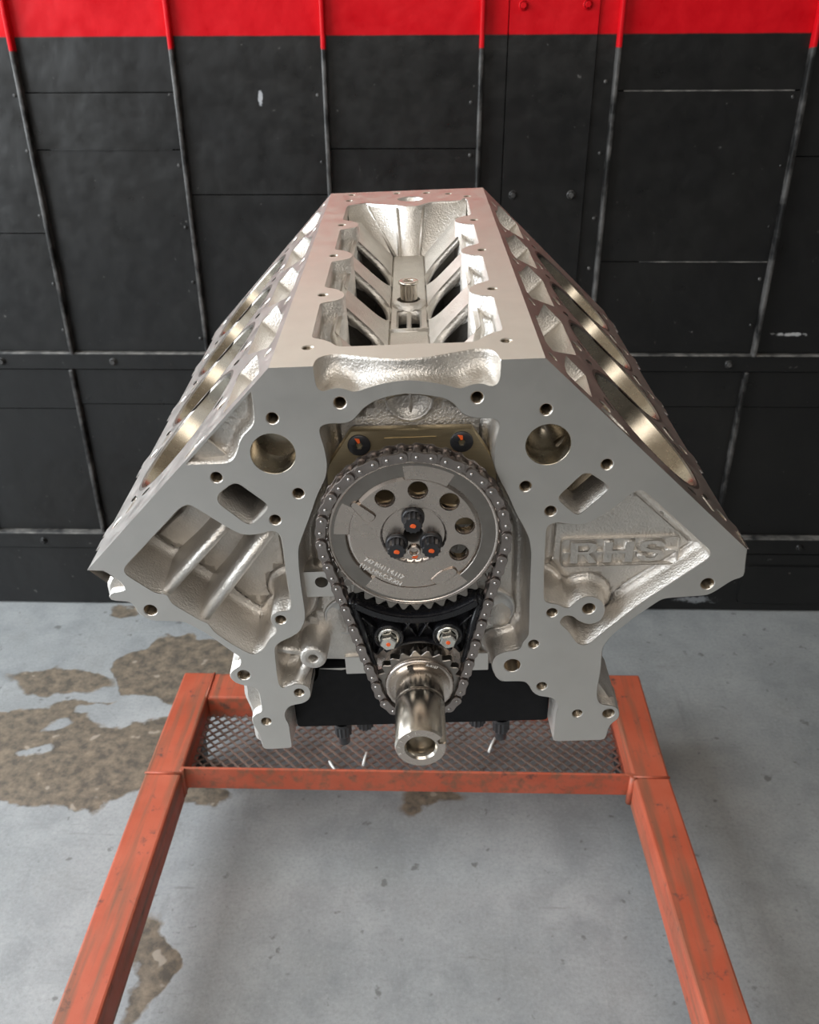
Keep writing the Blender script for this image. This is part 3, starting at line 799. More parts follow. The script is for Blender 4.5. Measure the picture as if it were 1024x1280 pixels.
rf2 = resample(rf, 90, keyed(rf)); rt2 = resample(rt, 90, keyed(rt))
rows = []
for (xf, zf), (xt, yt) in zip(rf2, rt2):
    row = []
    for k in range(13):
        t = k / 12
        y = 2 * t * (1 - t) * yt * 1.0 + t * t * yt
        z = (1 - t) ** 2 * zf + 2 * t * (1 - t) * zf * 1.05
        x = (1 - t) * xf + t * xt
        row.append(bm.verts.new((x, max(0, y), min(0, z))))
    rows.append(row)
for a, b in zip(rows, rows[1:]):
    for k in range(12): quad(bm, (a[k], b[k], b[k + 1], a[k + 1]), 1, True)

# ---- top rail around the valley
VL = [(-61.9, 51.5), (-60.5, 48.7), (-53.8, 44.9), (-48.4, 39.4), (-45.2, 33.4), (-41.5, 31.2), (0, 31.2), (41.5, 31.2), (45.4, 33.4), (49.2, 39.8), (54.0, 45.4), (61.4, 50.0), (62.4, 53)]
def lobe(yc, s):
    q = [(62.4, -19.8), (60.8, -17.5), (51.6, -13.5), (47.2, -9.0), (45.6, -1.0), (47.7, 6.8), (53.2, 14.4), (61.6, 19.5), (62.4, 23)]
    return [(s * a, yc + b) for a, b in q]
for yc in (138.9, 246.8, 354.6): VL += lobe(yc, 1)
VL += [(62.8, 445.6), (60.5, 451.5), (56.7, 446), (56.7, 441), (47.1, 439.8), (24.8, 438.9), (17.9, 431.5), (10.0, 422.6), (2.4, 421.8), (-3, 423), (-9.7, 430), (-40.5, 444), (-42.0, 446.7), (-50.5, 443), (-60.9, 436), (-62.0, 428)]
for yc in (353.2, 245.8, 137.9): VL += lobe(yc, -1)[::-1]
vl = rounded(ccw(VL), 2.5)[::-1]
holes = [vl]
VH = [(-62.6, 31.8), (-62.0, 139.3), (-62.0, 246.4), (-62.0, 353.8), (-61.5, 460.5), (-60.0, 489.0), (62.8, 31.8), (63.0, 139.3), (63.2, 246.8), (63.6, 353.8), (63.3, 459.8), (44.2, 476.0), (20.7, 484.5), (-11.1, 487.5)]
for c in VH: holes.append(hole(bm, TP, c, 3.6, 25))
ov = [(3.5 + 13.5 * cos(2 * pi * i / 28), 457 + 11.5 * sin(2 * pi * i / 28)) for i in range(28)][::-1]
strip(bm, [(ov, 0), (offset(ov, 1), 1), (offset(ov, 1.4), 40)], TP, mi=1); holes.append(ov)
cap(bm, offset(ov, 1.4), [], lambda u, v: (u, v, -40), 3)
top = [(-A0, 0)] + [(q[0], q[1]) for q in rt2] + [(A0, 0), (A0, 500), (-A0, 500)]
cap(bm, ccw(top), holes, lambda u, v: (u, v, 0), 0)
strip(bm, [(vl, 0), (offset(vl, 0.7), 0.7), (offset(vl, 2.0), 95)], TP, mi=1, sm=True)

# ---- decks
LEFT_Y0, RIGHT_Y0, PITCH, BORE_T = 100.0, 76.0, 108.0, 123.0
for s in (-1, 1):
    fn = DK(s)
    y0 = LEFT_Y0 if s < 0 else RIGHT_Y0
    bolts = [y0 - 54 + PITCH * k for k in range(5)]
    edge = [(0, 203)]
    for b in bolts:
        for q in ((b - 17, 203), (b - 15, 210), (b - 1, 211), (b, 207.5), (b + 4, 208), (b + 5, 212), (b + 15, 211.5), (b + 17, 203)):
            if 2 < q[0] < 498: edge.append(q)
    edge += [(500, 203)]
    outer_d = [(0, 0)] + edge + [(500, 0)]
    hs = []
    for k in range(4): hs.append(circle(y0 + PITCH * k, BORE_T, 57.2, 56)[::-1])
    for b in bolts:
        if 8 < b < 492:
            hs.append(hole(bm, fn, (b, 61.0), 5.2, 40)); hs.append(hole(bm, fn, (b + (8 if b < 30 else 0), 190.0), 5.2, 40))
            hs.append(hole(bm, fn, (b, 11.0), 3.6, 20))
    wins = []
    for b in bolts:
        w = [(b + q[0], q[1]) for q in ((14, 14), (20, 9), (72, 8), (80, 13), (112, 22), (146, 32), (145, 52), (73, 52))]
        if b > 450: continue
        w = [(min(q[0], 488 - 0.02 * q[1]), q[1]) for q in w]
        if b > 340: w = [(b + 14, 14), (b + 20, 9), (b + 72, 8), (b + 80, 13), (488, 22), (488, 52), (b + 73, 52)]
        wins.append(w)
    b = bolts[0] - PITCH
    wins.append([(12, 22), (b + 112, 23), (b + 146, 32), (b + 145, 52), (12, 46)] if s > 0 else [(14, 14), (19, 13.5), (b + 112, 22), (b + 146, 32), (b + 145, 52), (14, 50)])
    for i_, w in enumerate(wins): hs.append(pocket(bm, fn, rounded(cw(w), 3.0), 38 if i_ < len(wins) - 1 else 14, 8, draft=1.0, grid=9))
    if s > 0: hs.append(pocket(bm, fn, rounded(cw([(5, 52), (12, 55), (16, 64), (12, 76), (6, 82), (4.5, 70)]), 2.5), 20, 3, draft=0.5))
    else: hs.append(pocket(bm, fn, rounded(cw([(5, 66), (12, 68), (15, 80), (9, 92), (4.5, 84)]), 2.5), 20, 3, draft=0.5))
    # coolant slots round the bores
    for k in range(4):
        yc = y0 + PITCH * k
        for a in (-55, -125, 55, 125, 25, 155):
            c0 = (yc + 64.5 * cos(radians(a)), BORE_T + 64.5 * sin(radians(a)))
            if not (10 < c0[0] < 490) or any(hypot(c0[0] - (y0 + PITCH * j), c0[1] - BORE_T) < 62 for j in range(4)): continue
            if any(hypot(c0[0] - q, c0[1] - tt) < 13 for q in bolts for tt in (61, 190)): continue
            u = (-sin(radians(a)), cos(radians(a)))
            sl = []
            for i in range(12):
                th = 2 * pi * i / 12
                lx = 6.5 * cos(th); ly = 2.8 * sin(th)
                sl.append((c0[0] + u[0] * lx + cos(radians(a)) * ly, c0[1] + u[1] * lx + sin(radians(a)) * ly))
            sl = cw(sl)
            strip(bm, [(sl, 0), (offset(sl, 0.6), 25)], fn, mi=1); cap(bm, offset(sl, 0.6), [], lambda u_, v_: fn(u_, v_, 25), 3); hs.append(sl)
    # shallow crescents between bore and lower bolt
    for b in bolts[:-1]:
        for dy_ in ((22,) if s < 0 else (24,)):
            yy = b + 4
            lp = [(yy - 9, 172), (yy - 2, 168), (yy + 4, 166), (yy + 9, 171), (yy + 2, 175), (yy - 6, 178)]
            if yy < 12: continue
            if min(hypot(q[0] - (y0 + PITCH * j), q[1] - BORE_T) for q in lp for j in range(4)) < 59: continue
            hs.append(pocket(bm, fn, rounded(cw(lp), 2.0), 14, 2.0, draft=0.4))
    cap(bm, outer_d, hs, lambda u, v: fn(u, v, 0), 0)
    strip(bm, [(edge, 0), (offset(edge, 0.6, False) if s else edge, 0.6), (edge, 16)], fn, False, 0, False)
    # lower side of the bank and the skirt
    prof = [(s * x, z) for x, z in ((226.6 - 9.5, -153.0), (206, -166), (172, -184), (150, -199), (134, -226), (134, -300), (126, -323), (106, -323), (105, -290), (98, -276))]
    strip(bm, [([(x, z) for x, z in prof], 20), ([(x, z) for x, z in prof], 500)], FR, False, 1, False)
    for yy in (110, 215, 320, 425):
        bar(bm, (s * 206, yy, -163), (s * 138, yy, -220), 9, (s * 0.6, 0, -0.75), 14, 1)
        bar(bm, (s * 135, yy, -226), (s * 135, yy, -300), 9, (s, 0, 0), 10, 1)
# rear face
rear = [(-A0, 0), (A0, 0), BR, (172, -184), (134, -226), (134, -300), (126, -323), (106, -323), (98, -262), (-98, -262), (-106, -323), (-126, -323), (-134, -300), (-134, -226), (-172, -184), BL]
cap(bm, ccw(rear), [], lambda u, v: (u, 500, v), 0)
block = link('block_casting', bm, [M_MACH, M_CAST, M_LINER, M_DARK, M_THREAD], engine)

# cylinder liners
for s in (-1, 1):
    for k in range(4):
        bm = bmesh.new(); fn = DK(s)
        c = ((LEFT_Y0 if s < 0 else RIGHT_Y0) + PITCH * k, BORE_T)
        strip(bm, [(circle(*c, 57.2, 56), 0.15), (circle(*c, 54.4, 56), 0.15)], fn, mi=0, sm=False)
        strip(bm, [(circle(*c, 54.4, 56), 0.15), (circle(*c, 53.2, 56), 1.6)], fn, mi=0, sm=False)
        strip(bm, [(circle(*c, 53.2, 56), 1.6), (circle(*c, 53.2, 56), 88)], fn, mi=1, sm=True)
        strip(bm, [(circle(*c, 53.2, 56), 88), (circle(*c, 52.6, 56), 88.5), (circle(*c, 52.6, 56), 102)], fn, mi=1, sm=True)
        cap(bm, circle(*c, 52.6, 40), [], lambda u, v: fn(u, v, 102), 2)
        link('cylinder_liner', bm, [M_TOOTH, M_LINER, M_DARK], block)

# lifter valley: sloped slotted plates, centre web, bosses, post
for s in (-1, 1):
    bm = bmesh.new()
    fv = lambda u, v, d=0.0: (s * (u + d * 0.7), v, -60 + u - d * 0.7)
    hs = []
    for ya, yb in ((88, 148), (192, 249), (288, 342)):
        m = (ya + yb) / 2; h = (yb - ya) / 2
        sl = [(48.5, ya), (30, ya + 1)] + [(15 + 15 * (1 - sin(pi * i / 12)), m - h * 0.96 * cos(pi * i / 12)) for i in range(1, 12)] + [(30, yb - 1), (48.5, yb)]
        hs.append(rounded(cw(sl), 2))
    prism(bm, [(14, 60), (44, 60), (50, 90), (50, 420), (40, 412), (14, 402)], 0, 6, mi=0, holes=hs, bevel=2.4, fn3=fv)
    for ym in (169, 269):
        a_ = fv(50, ym); b_ = fv(15, ym)
        bar(bm, a_, b_, 11, (-s * 0.7, 0, 0.7), 6, 0)
    quad(bm, [bm.verts.new(fv(u_, v_, 34)) for u_, v_ in ((10, 40), (34, 40), (34, 400), (10, 400))], 1)  # dark sheet under the slots, shade of the depths put into colour
    for ym in (120, 221, 315):   # cast lugs seen through the slots
        tube(bm, [fv(50, ym - 18, 16), fv(50, ym - 18, 34)], 6, 12)
    link('valley_web', bm, [M_CAST, M_DARK], block)
bm = bmesh.new()
hs = [rounded(cw([(-9, a), (9, a), (9, b), (-9, b)]), 3) for a, b in ((46, 128), (188, 231))]
prism(bm, [(-16, 32), (16, 32), (16, 405), (-16, 405)], 0, 12, holes=hs, bevel=1.5, fn3=lambda u, v, d=0: (u, v, -45 - d))
tri = bmesh.ops.create_cube(bm, size=1)['verts']
for v in tri: v.co = Vector((v.co.x * 22, 130 + v.co.y * 200, -64 + v.co.z * 8))
bar(bm, (0, 46, -46), (0, 236, -46), 4, (0, 0, 1), 14)
bar(bm, (-16, 181, -43), (16, 181, -43), 8, (0, 0, 1), 8)
lathe(bm, [(15, -48), (14, -42), (10, -40)], (0, 246, 0), 'z', 24)
link('valley_floor', bm, M_CAST, block)
bm = bmesh.new()
lathe(bm, [(8.0, -45), (7.6, -40), (7.4, -27), (8.6, -26), (8.6, -24.2), (7.8, -23.6), (4.2, -23.6), (4.0, -24.5), (4.0, -40)], (0.4, 246, 0), 'z', 28)
link('oil_post', bm, M_POL, block)
# rear valley wall, sloping forward and down
bm = bmesh.new()
tp_ = [(-62, 436), (-50, 442.5), (-41, 445.2), (-9.7, 431), (-2.5, 424), (2.4, 422.6), (10, 423.4), (17.9, 432), (24.8, 439), (47, 440.5), (62, 441)]
bt = [(-60, 425), (-40, 412), (-30, 408), (-12, 404), (-8, 401), (0, 400), (7, 401), (10, 403), (14, 404), (36, 410), (60, 424)]
rows = []
for (xa, ya), (xb, yb) in zip(tp_, bt):
    row = []
    for k in range(9):
        t = k / 8
        z_end = -60 + abs(xb) if abs(xb) > 14 else -46
        row.append(bm.verts.new((xa + (xb - xa) * t, ya + (yb - ya) * t - 0.4, -1.2 + (min(z_end, -4) - 8 + 1.2) * t)))
    rows.append(row)
for a, b in zip(rows, rows[1:]):
    for k in range(8): quad(bm, (a[k], b[k], b[k + 1], a[k + 1]), 0, True)
bar(bm, (-10.5, 428, -2), (-9, 400, -46), 3.5, (0, -1, 0.4), 3)
bar(bm, (17, 429, -2), (11, 402, -46), 3.0, (0, -1, 0.4), 3)
bar(bm, (-40.5, 442, -2), (-14, 403, -44), 3.5, (0.3, -1, 0.4), 3)
link('valley_rear_wall', bm, M_CAST, block)
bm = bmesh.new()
box(bm, -100, 100, 62, 498, -270, -262, 0)  # unseen pan added to stop light leaking in from below
link('light_block_pan', bm, M_DARK, block)

# ---- bosses, lugs and ribs inside the timing case
bm = bmesh.new()
lathe(bm, [(11.5, 28), (10.2, 4), (9.6, 1.2), (9.0, 0.6), (4.0, 0.6), (3.6, 1.2), (3.6, 16)], (-78.3, -0.6, -229.9), 'y', 32, 1)
lathe(bm, [(9.0, 0.62), (4.0, 0.62)], (-78.3, -0.6, -229.9), 'y', 32, 0, sm=False)
bar(bm, (-88, 5, -229), (-106, 7, -227), 7, (0, -1, 0), 22, 1)
bar(bm, (-82, 4, -236), (-92, 3, -256), 8, (0, -1, 0), 24, 1)
link('mounting_boss', bm, [M_MACH, M_CAST], block)
bm = bmesh.new()
prism(bm, rounded([(-82, -182), (-56, -182), (-56, -158.5), (-82, -158.5)], 2), 11.5, 28, holes=[circle(-67.5, -168.5, 3.9, 20)], bevel=0.8)
lathe(bm, [(3.9, 12), (3.5, 13), (3.9, 14), (3.5, 15), (3.9, 16), (3.5, 17), (3.5, 26)], (-67.5, 0, -168.5), 'y', 20)
link('guide_lug', bm, M_MACH, block)
for x, z in ((-53, -209), (56, -205.5)):
    bm = bmesh.new()
    lathe(bm, [(17.2, 27), (17.2, 22.6), (16.5, 21.8), (15.4, 21.8), (14.8, 22.6), (0.01, 22.4)], (x, 0, z), 'y', 44)
    link('core_plug', bm, M_PLUG, block)
bm = bmesh.new()
arc = [(0.5 + 14.4 * cos(a), -33.5 + 14.4 * sin(a)) for a in [pi + 0.02 + (pi - 0.04) * i / 20 for i in range(21)]]
strip(bm, [(offset(arc, 1.4, False), 22.0), (arc, 21.4), (offset(arc, -0.6, False), 22.2), (offset(arc, -3, False), 25.5), (offset(arc, -8, False), 26.6), (offset(arc, -13.8, False), 26.4)], FR, False, 0, True)
bar(bm, (1, 25.5, -22), (1, 25.5, -47), 2.4, (0, -1, 0), 3)
link('oil_passage_boss', bm, M_CAST, block)

# ---- cam retainer plate
ret = None
bm = bmesh.new()
prism(bm, rounded([(-38.7, -52.6), (-57, -80), (-57, -128), (57, -128), (57, -81), (40.6, -53.6)], 1.5), 18, 24.5, bevel=0.6)
prism(bm, rounded([(-17, -58.5), (17, -58.5), (17, -60.5), (-17, -60.5)], 0.4), 17.7, 19, bevel=0.1)
ret = link('retainer_plate', bm, M_PLATE, engine)
for x in (-33.7, 33.6):
    bm = bmesh.new()
    lathe(bm, [(7.6, 18), (7.6, 17.2), (7.0, 16.6), (2.6, 16.3)], (x, 0, -63.0), 'y', 32)
    lathe(bm, [(2.6, 16.3), (2.2, 18.5), (0.01, 18.6)], (x, 0, -63.0), 'y', 6, sm=False)
    cap(bm, circle(x, -63, 2.62, 12), [circle(x, -63, 2.58, 6)[::-1]], lambda u, v: (u, 16.3, v))
    prism(bm, ccw([(x - 2.6, -57.4), (x + 0.6, -57.8), (x + 0.9, -60.6), (x - 0.5, -61.4), (x - 1.4, -59.6)]), 16.0, 16.7, mi=1, bevel=0.1)
    link('bolt', bm, [M_BOLT, M_MARK], ret)

# ---- cam sprocket
CZ, KZ = -117.7, -248.7
def ann(bm, r0, r1, y, mi=0, holes=(), n=96, c=(0, CZ)):
    cap(bm, circle(c[0], c[1], r1, n), [circle(c[0], c[1], r0, n)[::-1]] + list(holes), lambda u, v: (u, y, v), mi)
def gear(bm, c, nt, rr, rt, y0, y1, rin, mi=0):
    pts = []
    for i in range(nt):
        a = 2 * pi * (i + 0.5) / nt; w = 2 * pi / nt
        for f, r in ((-0.5, rr), (-0.36, rr + 0.25 * (rt - rr)), (-0.2, rr + 0.75 * (rt - rr)), (-0.09, rt), (0.09, rt), (0.2, rr + 0.75 * (rt - rr)), (0.36, rr + 0.25 * (rt - rr))):
            pts.append((c[0] + r * cos(a + f * w), c[1] + r * sin(a + f * w)))
    prism(bm, pts, y0, y1, mi, holes=[circle(c[0], c[1], rin, 48)], bevel=0.4, smooth=False)
bm = bmesh.new()
hs = []
for x, z in ((-17.5, -88.5), (4.0, -83.2), (24.2, -92.6), (34.0, -111.5), (30.0, -132.5)):
    lp = circle(x, z, 6.7, 28)[::-1]; hs.append(lp)
    strip(bm, [(lp, -9.0), (offset(lp, 0.6), -8.4), (offset(lp, 0.6), -1)], FR, mi=0)
lathe(bm, [(57.6, -2), (57.6, -8.6), (57.0, -9.5), (55.6, -9.8), (54.6, -9.4), (53.6, -7.6), (51.0, -5.6)], (0, 0, CZ), 'y', 96)
ann(bm, 46.2, 51.0, -5.6)
lathe(bm, [(46.2, -5.6), (42.2, -9.0)], (0, 0, CZ), 'y', 96)
ann(bm, 22.8, 42.2, -9.0, holes=hs)
lathe(bm, [(22.8, -9.0), (22.2, -9.3), (20.6, -7.0)], (0, 0, CZ), 'y', 72)
ann(bm, 6.8, 20.6, -7.0)
lathe(bm, [(6.8, -7.0), (6.2, -6.4), (6.2, 16)], (0, 0, CZ), 'y', 40, 1)
lathe(bm, [(44, -2), (44, 12)], (0, 0, CZ), 'y', 60, 1)
def sector(bm, a0, a1, r0, r1, y0, y1, n=None, mi=0):
    n = n or max(3, int((a1 - a0) / 3))
    A = [radians(a0 + (a1 - a0) * i / n) for i in range(n + 1)]
    p = [(r1 * cos(a), CZ + r1 * sin(a)) for a in A] + [(r0 * cos(a), CZ + r0 * sin(a)) for a in A[::-1]]
    prism(bm, p, y0, y1, mi, bevel=1.3, back=False)
for a0, a1 in ((57, 97), (148, 178), (228, 314)): sector(bm, a0, a1, 41.6, 54.0, -9.25, -5.0)
sprocket = link('camshaft_sprocket', bm, [M_STEEL, M_DARK], engine)
bm = bmesh.new(); gear(bm, (0, CZ), 42, 57.6, 62.4, -9.2, -5.0, 45)
link('toothed_rim', bm, M_TOOTH, sprocket)
bm = bmesh.new()   # slotted timing boss on the left lug, then the one at the bottom
prism(bm, rounded([(-41, -92), (-37.5, -88.5), (-23, -101), (-26.5, -105.5), (-31, -106)], 2.5), -10.4, -8.5, bevel=0.8)
link('timing_boss', bm, M_STEEL, sprocket)
bm = bmesh.new()
prism(bm, rounded([(9, -155), (16, -159), (24, -154), (30, -148), (26, -143), (17, -147)], 2.5), -10.2, -8.5, bevel=0.8)
link('timing_boss', bm, M_STEEL, sprocket)
bm = bmesh.new()
lathe(bm, [(4.6, -7.6), (4.6, -8.6), (4.0, -9.2), (3.0, -9.2), (2.7, -8.6), (2.7, -2), (0.01, -2)], (0, 0, CZ - 13.0), 'y', 24)
link('dowel_sleeve', bm, [M_STEEL], sprocket)
for i, a in enumerate((90, 210, 330)):
    x, z = 13.2 * cos(radians(a)), CZ + 13.2 * sin(radians(a))
    bm = bmesh.new()
    lathe(bm, [(7.7, -7.6), (7.7, -9.0), (6.9, -10.0), (6.3, -10.2)], (x, 0, z), 'y', 28)
    rings = []
    for y, k in ((-10.0, 1.0), (-17.0, 1.0), (-18.0, 0.93)):
        rings.append(([(x + (6.4 if j % 2 else 5.5) * k * cos(2 * pi * j / 24), z + (6.4 if j % 2 else 5.5) * k * sin(2 * pi * j / 24)) for j in range(24)], y))
    strip(bm, rings, FR, mi=0, sm=False)
    cap(bm, circle(x, z, 5.2, 24), [], lambda u, v: (u, -18.05, v))
    cap(bm, rings[-1][0], [circle(x, z, 5.15, 24)[::-1]], lambda u, v: (u, -18.0, v))
    prism(bm, rounded(ccw([(x - 1.9, z - 1.0), (x + 1.4, z - 1.7), (x + 2.4, z + 0.3), (x + 0.5, z + 1.8), (x - 1.6, z + 1.1)]), 0.8), -18.5, -17.9, mi=1, bevel=0.15)
    link('bolt', bm, [M_BOLT, M_MARK], sprocket)
bm = bmesh.new()
prism(bm, rounded([(-2, -135.6), (1.6, -136.2), (2.6, -133.8), (-1, -134.4)], 0.5), -9.5, -9.0, bevel=0.1)
link('paint_mark', bm, M_MARK, sprocket)

def text_mesh(name, body, size, depth, mat, parent, loc, rz, xs=1.0, bold=0.0):
    cu = bpy.data.curves.new(name, 'FONT'); cu.body = body; cu.size = size; cu.extrude = depth; cu.offset = bold; cu.resolution_u = 3
    cu.align_x = 'CENTER'
    t = bpy.data.objects.new(name, cu); COL.objects.link(t)
    dg = bpy.context.evaluated_depsgraph_get()
    me = bpy.data.meshes.new_from_object(t.evaluated_get(dg))
    bpy.data.objects.remove(t); bpy.data.curves.remove(cu)
    M = Matrix.Translation(Vector(loc) * MM) @ Matrix.Rotation(rz, 4, 'Y') @ Matrix.Rotation(pi / 2, 4, 'X') @ Matrix.Diagonal((xs * MM, MM, MM, 1))
    me.transform(M); me.materials.clear(); me.materials.append(mat)
    o = bpy.data.objects.new(name, me); COL.objects.link(o); o.parent = parent
    return o
text_mesh('stamped_text', '747 RH1 L4.117', 4.6, 0.35, M_STAMP, sprocket, (-21.6, -9.3, -144.6), radians(33))
text_mesh('stamped_text', '(1)A.HM-C-7.XH', 4.6, 0.35, M_STAMP, sprocket, (-24.0, -9.5, -149.5), radians(33))

# ---- crank snout and sprocket
bm = bmesh.new(); gear(bm, (0, KZ), 21, 28.2, 32.2, -10.4, -4.6, 16)
lathe(bm, [(25.6, -10.0), (25.4, -12.6), (24.4, -13.4), (22.6, -13.4), (22.2, -12.9), (17.6, -12.9)], (0, 0, KZ), 'y', 64, 1)
lathe(bm, [(27, -4.6), (27, 20), (36, 21), (36, 60)], (0, 0, KZ), 'y', 48, 1)
crs = link('crank_sprocket', bm, [M_TOOTH, M_STEEL], engine)
bm = bmesh.new(); box(bm, -8.4, -4.2, -13.7, -12, KZ + 16.8, KZ + 20.4, bevel=0.3)  # dark block painting the shade of the keyway recess
link('key_slot', bm, M_DARK, crs)
text_mesh('stamped_text', 'A-4167', 3.0, 0.15, M_STAMP, crs, (9.2, -13.45, KZ + 18.9), radians(21))
bm = bmesh.new()
n = 120; rings = []
for r, y in ((17.8, -12), (17.8, -30), (17.8, -31.9), (17.65, -32.2), (17.65, -33), (17.8, -33.4), (17.8, -36), (17.8, -36.4), (17.8, -71), (16.9, -72.6), (11.2, -72.6), (9.9, -71.0), (9.9, -68), (9.5, -67.5), (9.9, -66.8), (9.5, -66), (9.9, -65.3), (9.5, -64.5), (9.9, -63.8), (9.5, -63), (9.5, -40), (0.01, -38)):
    ring = []
    for i in range(n):
        a = 2 * pi * i / n
        rr = r
        if r > 12 and y <= -36.4:
            d = (a - radians(22) + pi) % (2 * pi) - pi
            if abs(d) < radians(9.2): rr = r - 4.2
        ring.append(bm.verts.new((rr * cos(a), y, KZ + rr * sin(a))))
    rings.append((ring, r, y))
for k in range(len(rings) - 1):
    sm = rings[k][2] > -72 or rings[k][1] < 9.95
    if rings[k][2] == -71 and rings[k][1] > 17: sm = False
    if rings[k][2] == -72.6: sm = False
    for i in range(n):
        quad(bm, (rings[k][0][i], rings[k][0][(i + 1) % n], rings[k + 1][0][(i + 1) % n], rings[k + 1][0][i]), 1 if rings[k][2] == -72.6 and rings[k][1] > 16 else 0, sm)
snout = link('crank_snout', bm, [M_POL, M_STEEL, M_DARK], engine)
for nm, a in (('1', 150), ('7', 172), ('5', 196), ('2', 122), ('1', 102)):
    text_mesh('stamped_text', nm, 3.0, 0.1, M_STAMP, snout, (14 * cos(radians(a)), -72.7, KZ + 14 * sin(radians(a)) - 1), radians(90 - a))

# ---- chain
R1, Rk = 61.3, 30.6
D = CZ - KZ
al = math.asin((R1 - Rk) / D)
Lt = D * cos(al)
arc1 = R1 * (pi + 2 * al); arc2 = Rk * (pi - 2 * al)
Ltot = arc1 + arc2 + 2 * Lt
def chain_at(s):
    s %= Ltot
    if s < arc1:                      # over the cam sprocket, clockwise from the left tangent
        a = pi + al - s / R1
        return R1 * cos(a), CZ + R1 * sin(a)
    s -= arc1
    p1 = (R1 * cos(-al), CZ + R1 * sin(-al)); p2 = (Rk * cos(-al), KZ + Rk * sin(-al))
    if s < Lt:
        t = s / Lt; return p1[0] + (p2[0] - p1[0]) * t, p1[1] + (p2[1] - p1[1]) * t
    s -= Lt
    if s < arc2:
        a = -al - s / Rk; return Rk * cos(a), KZ + Rk * sin(a)
    s -= arc2; t = s / Lt
    return -(p2[0] + (p1[0] - p2[0]) * t), p2[1] + (p1[1] - p2[1]) * t
NL = 60
P = Ltot / NL * 0.999
def plate(bm, y0, y1, r, waist, mi=0):
    pts = [(P / 2 + r * cos(a), r * sin(a)) for a in [-pi / 2 + pi * i / 8 for i in range(9)]] + [(0, r * waist)] + \
          [(-P / 2 + r * cos(a), r * sin(a)) for a in [pi / 2 + pi * i / 8 for i in range(9)]] + [(0, -r * waist)]
    prism(bm, pts, y0, y1, mi, bevel=0.25)
bm = bmesh.new()
plate(bm, -14.6, -13.1, 3.8, 0.84); plate(bm, -2.6, -1.4, 3.8, 0.84)
for x in (-P / 2, P / 2):
    lathe(bm, [(0.01, -15.5), (0.7, -15.4), (1.1, -15.1), (1.2, -14.6)], (x, 0, 0), 'y', 12, 1)
    lathe(bm, [(1.45, -1.4), (1.3, -0.7)], (x, 0, 0), 'y', 10, 1)
outer_l = link('outer_link', bm, [M_CHAIN, M_PIN], None)
bm = bmesh.new()
plate(bm, -12.7, -11.4, 3.7, 0.84); plate(bm, -3.9, -2.7, 3.7, 0.84)
for x in (-P / 2, P / 2):
    lathe(bm, [(2.6, -11.4), (2.6, -3.9)], (x, 0, 0), 'y', 12, 0)
inner_l = link('inner_link', bm, [M_CHAIN, M_PIN], None)
chain = empty('timing_chain', (0, 0, 0), engine)
tag(chain, 'dark steel roller chain looped round both sprockets')
for i in range(NL):
    src = outer_l if i % 2 == 0 else inner_l
    o = src if i < 2 else src.copy()
    if i >= 2: COL.objects.link(o)
    o.parent = chain
    a = chain_at((i + 0.35) * Ltot / NL); b = chain_at((i + 1.35) * Ltot / NL)
    o.location = ((a[0] + b[0]) / 2 * MM, 0, (a[1] + b[1]) / 2 * MM)
    o.rotation_euler = (0, -atan2(b[1] - a[1], b[0] - a[0]), 0)

for x, z in ((52.5, -87.5), (58.2, -101.8)):
    bm = bmesh.new(); prism(bm, rounded(ccw([(x - 1.6, z + 1.5), (x + 1.6, z + 0.6), (x + 0.5, z - 1.8), (x - 1.2, z - 0.6)]), 0.6), -13.2, -11.6, bevel=0.2)
    link('dye_mark', bm, M_DYE, chain)

# ---- black chain guide
bm = bmesh.new()
def arcp(c, r, a0, a1, n=16): return [(c[0] + r * cos(radians(a0 + (a1 - a0) * i / n)), c[1] + r * sin(radians(a0 + (a1 - a0) * i / n))) for i in range(n + 1)]
top_a = arcp((0, CZ), 66.5, 230, 310, 20)
bot_a = arcp((0, KZ), 35.5, 32, 148, 16)
gl = top_a + [(34, -228)] + bot_a + [(-34, -228)]
prism(bm, rounded(ccw(gl), 1.5), 1.0, 9.0, bevel=0.6)
lip = arcp((0, CZ), 66.5, 231, 309, 24) + arcp((0, CZ), 72.5, 307, 233, 24)
prism(bm, ccw(lip), -12.0, 2.0, bevel=0.8)
blade_r = [(42.8, -170), (47.5, -172), (34.5, -229), (30.5, -229)]
prism(bm, ccw(blade_r), -10.5, 2.0, bevel=0.8)
prism(bm, ccw([(-x, z) for x, z in blade_r]), -10.5, 2.0, bevel=0.8)
prism(bm, ccw(arcp((0, KZ), 36.0, 50, 130, 16) + arcp((0, KZ), 38.6, 130, 50, 16)), -6.5, 2.0, bevel=0.5)
for a, b in (((-12, -205), (-2, -190)), ((-2, -190), (2, -190)), ((12, -205), (2, -190)), ((-9, -193), (-1, -207)), ((9, -193), (1, -207)), ((-42, -186), (-29, -200)), ((42, -186), (29, -200)), ((-31, -222), (-25, -213)), ((31, -222), (25, -213))):
    bar(bm, (a[0], -5.5, a[1]), (b[0], -5.5, b[1]), 1.6, (0, -1, 0), 8)
for x in (-21, 21.6):
    lathe(bm, [(11.5, 2), (11.0, -6.6), (10.4, -7.0), (8.6, -7.0), (8.6, -4.5), (0.01, -4.5)], (x, 0, -206.5), 'y', 32)
guide = link('chain_guide', bm, M_PLAST, engine)
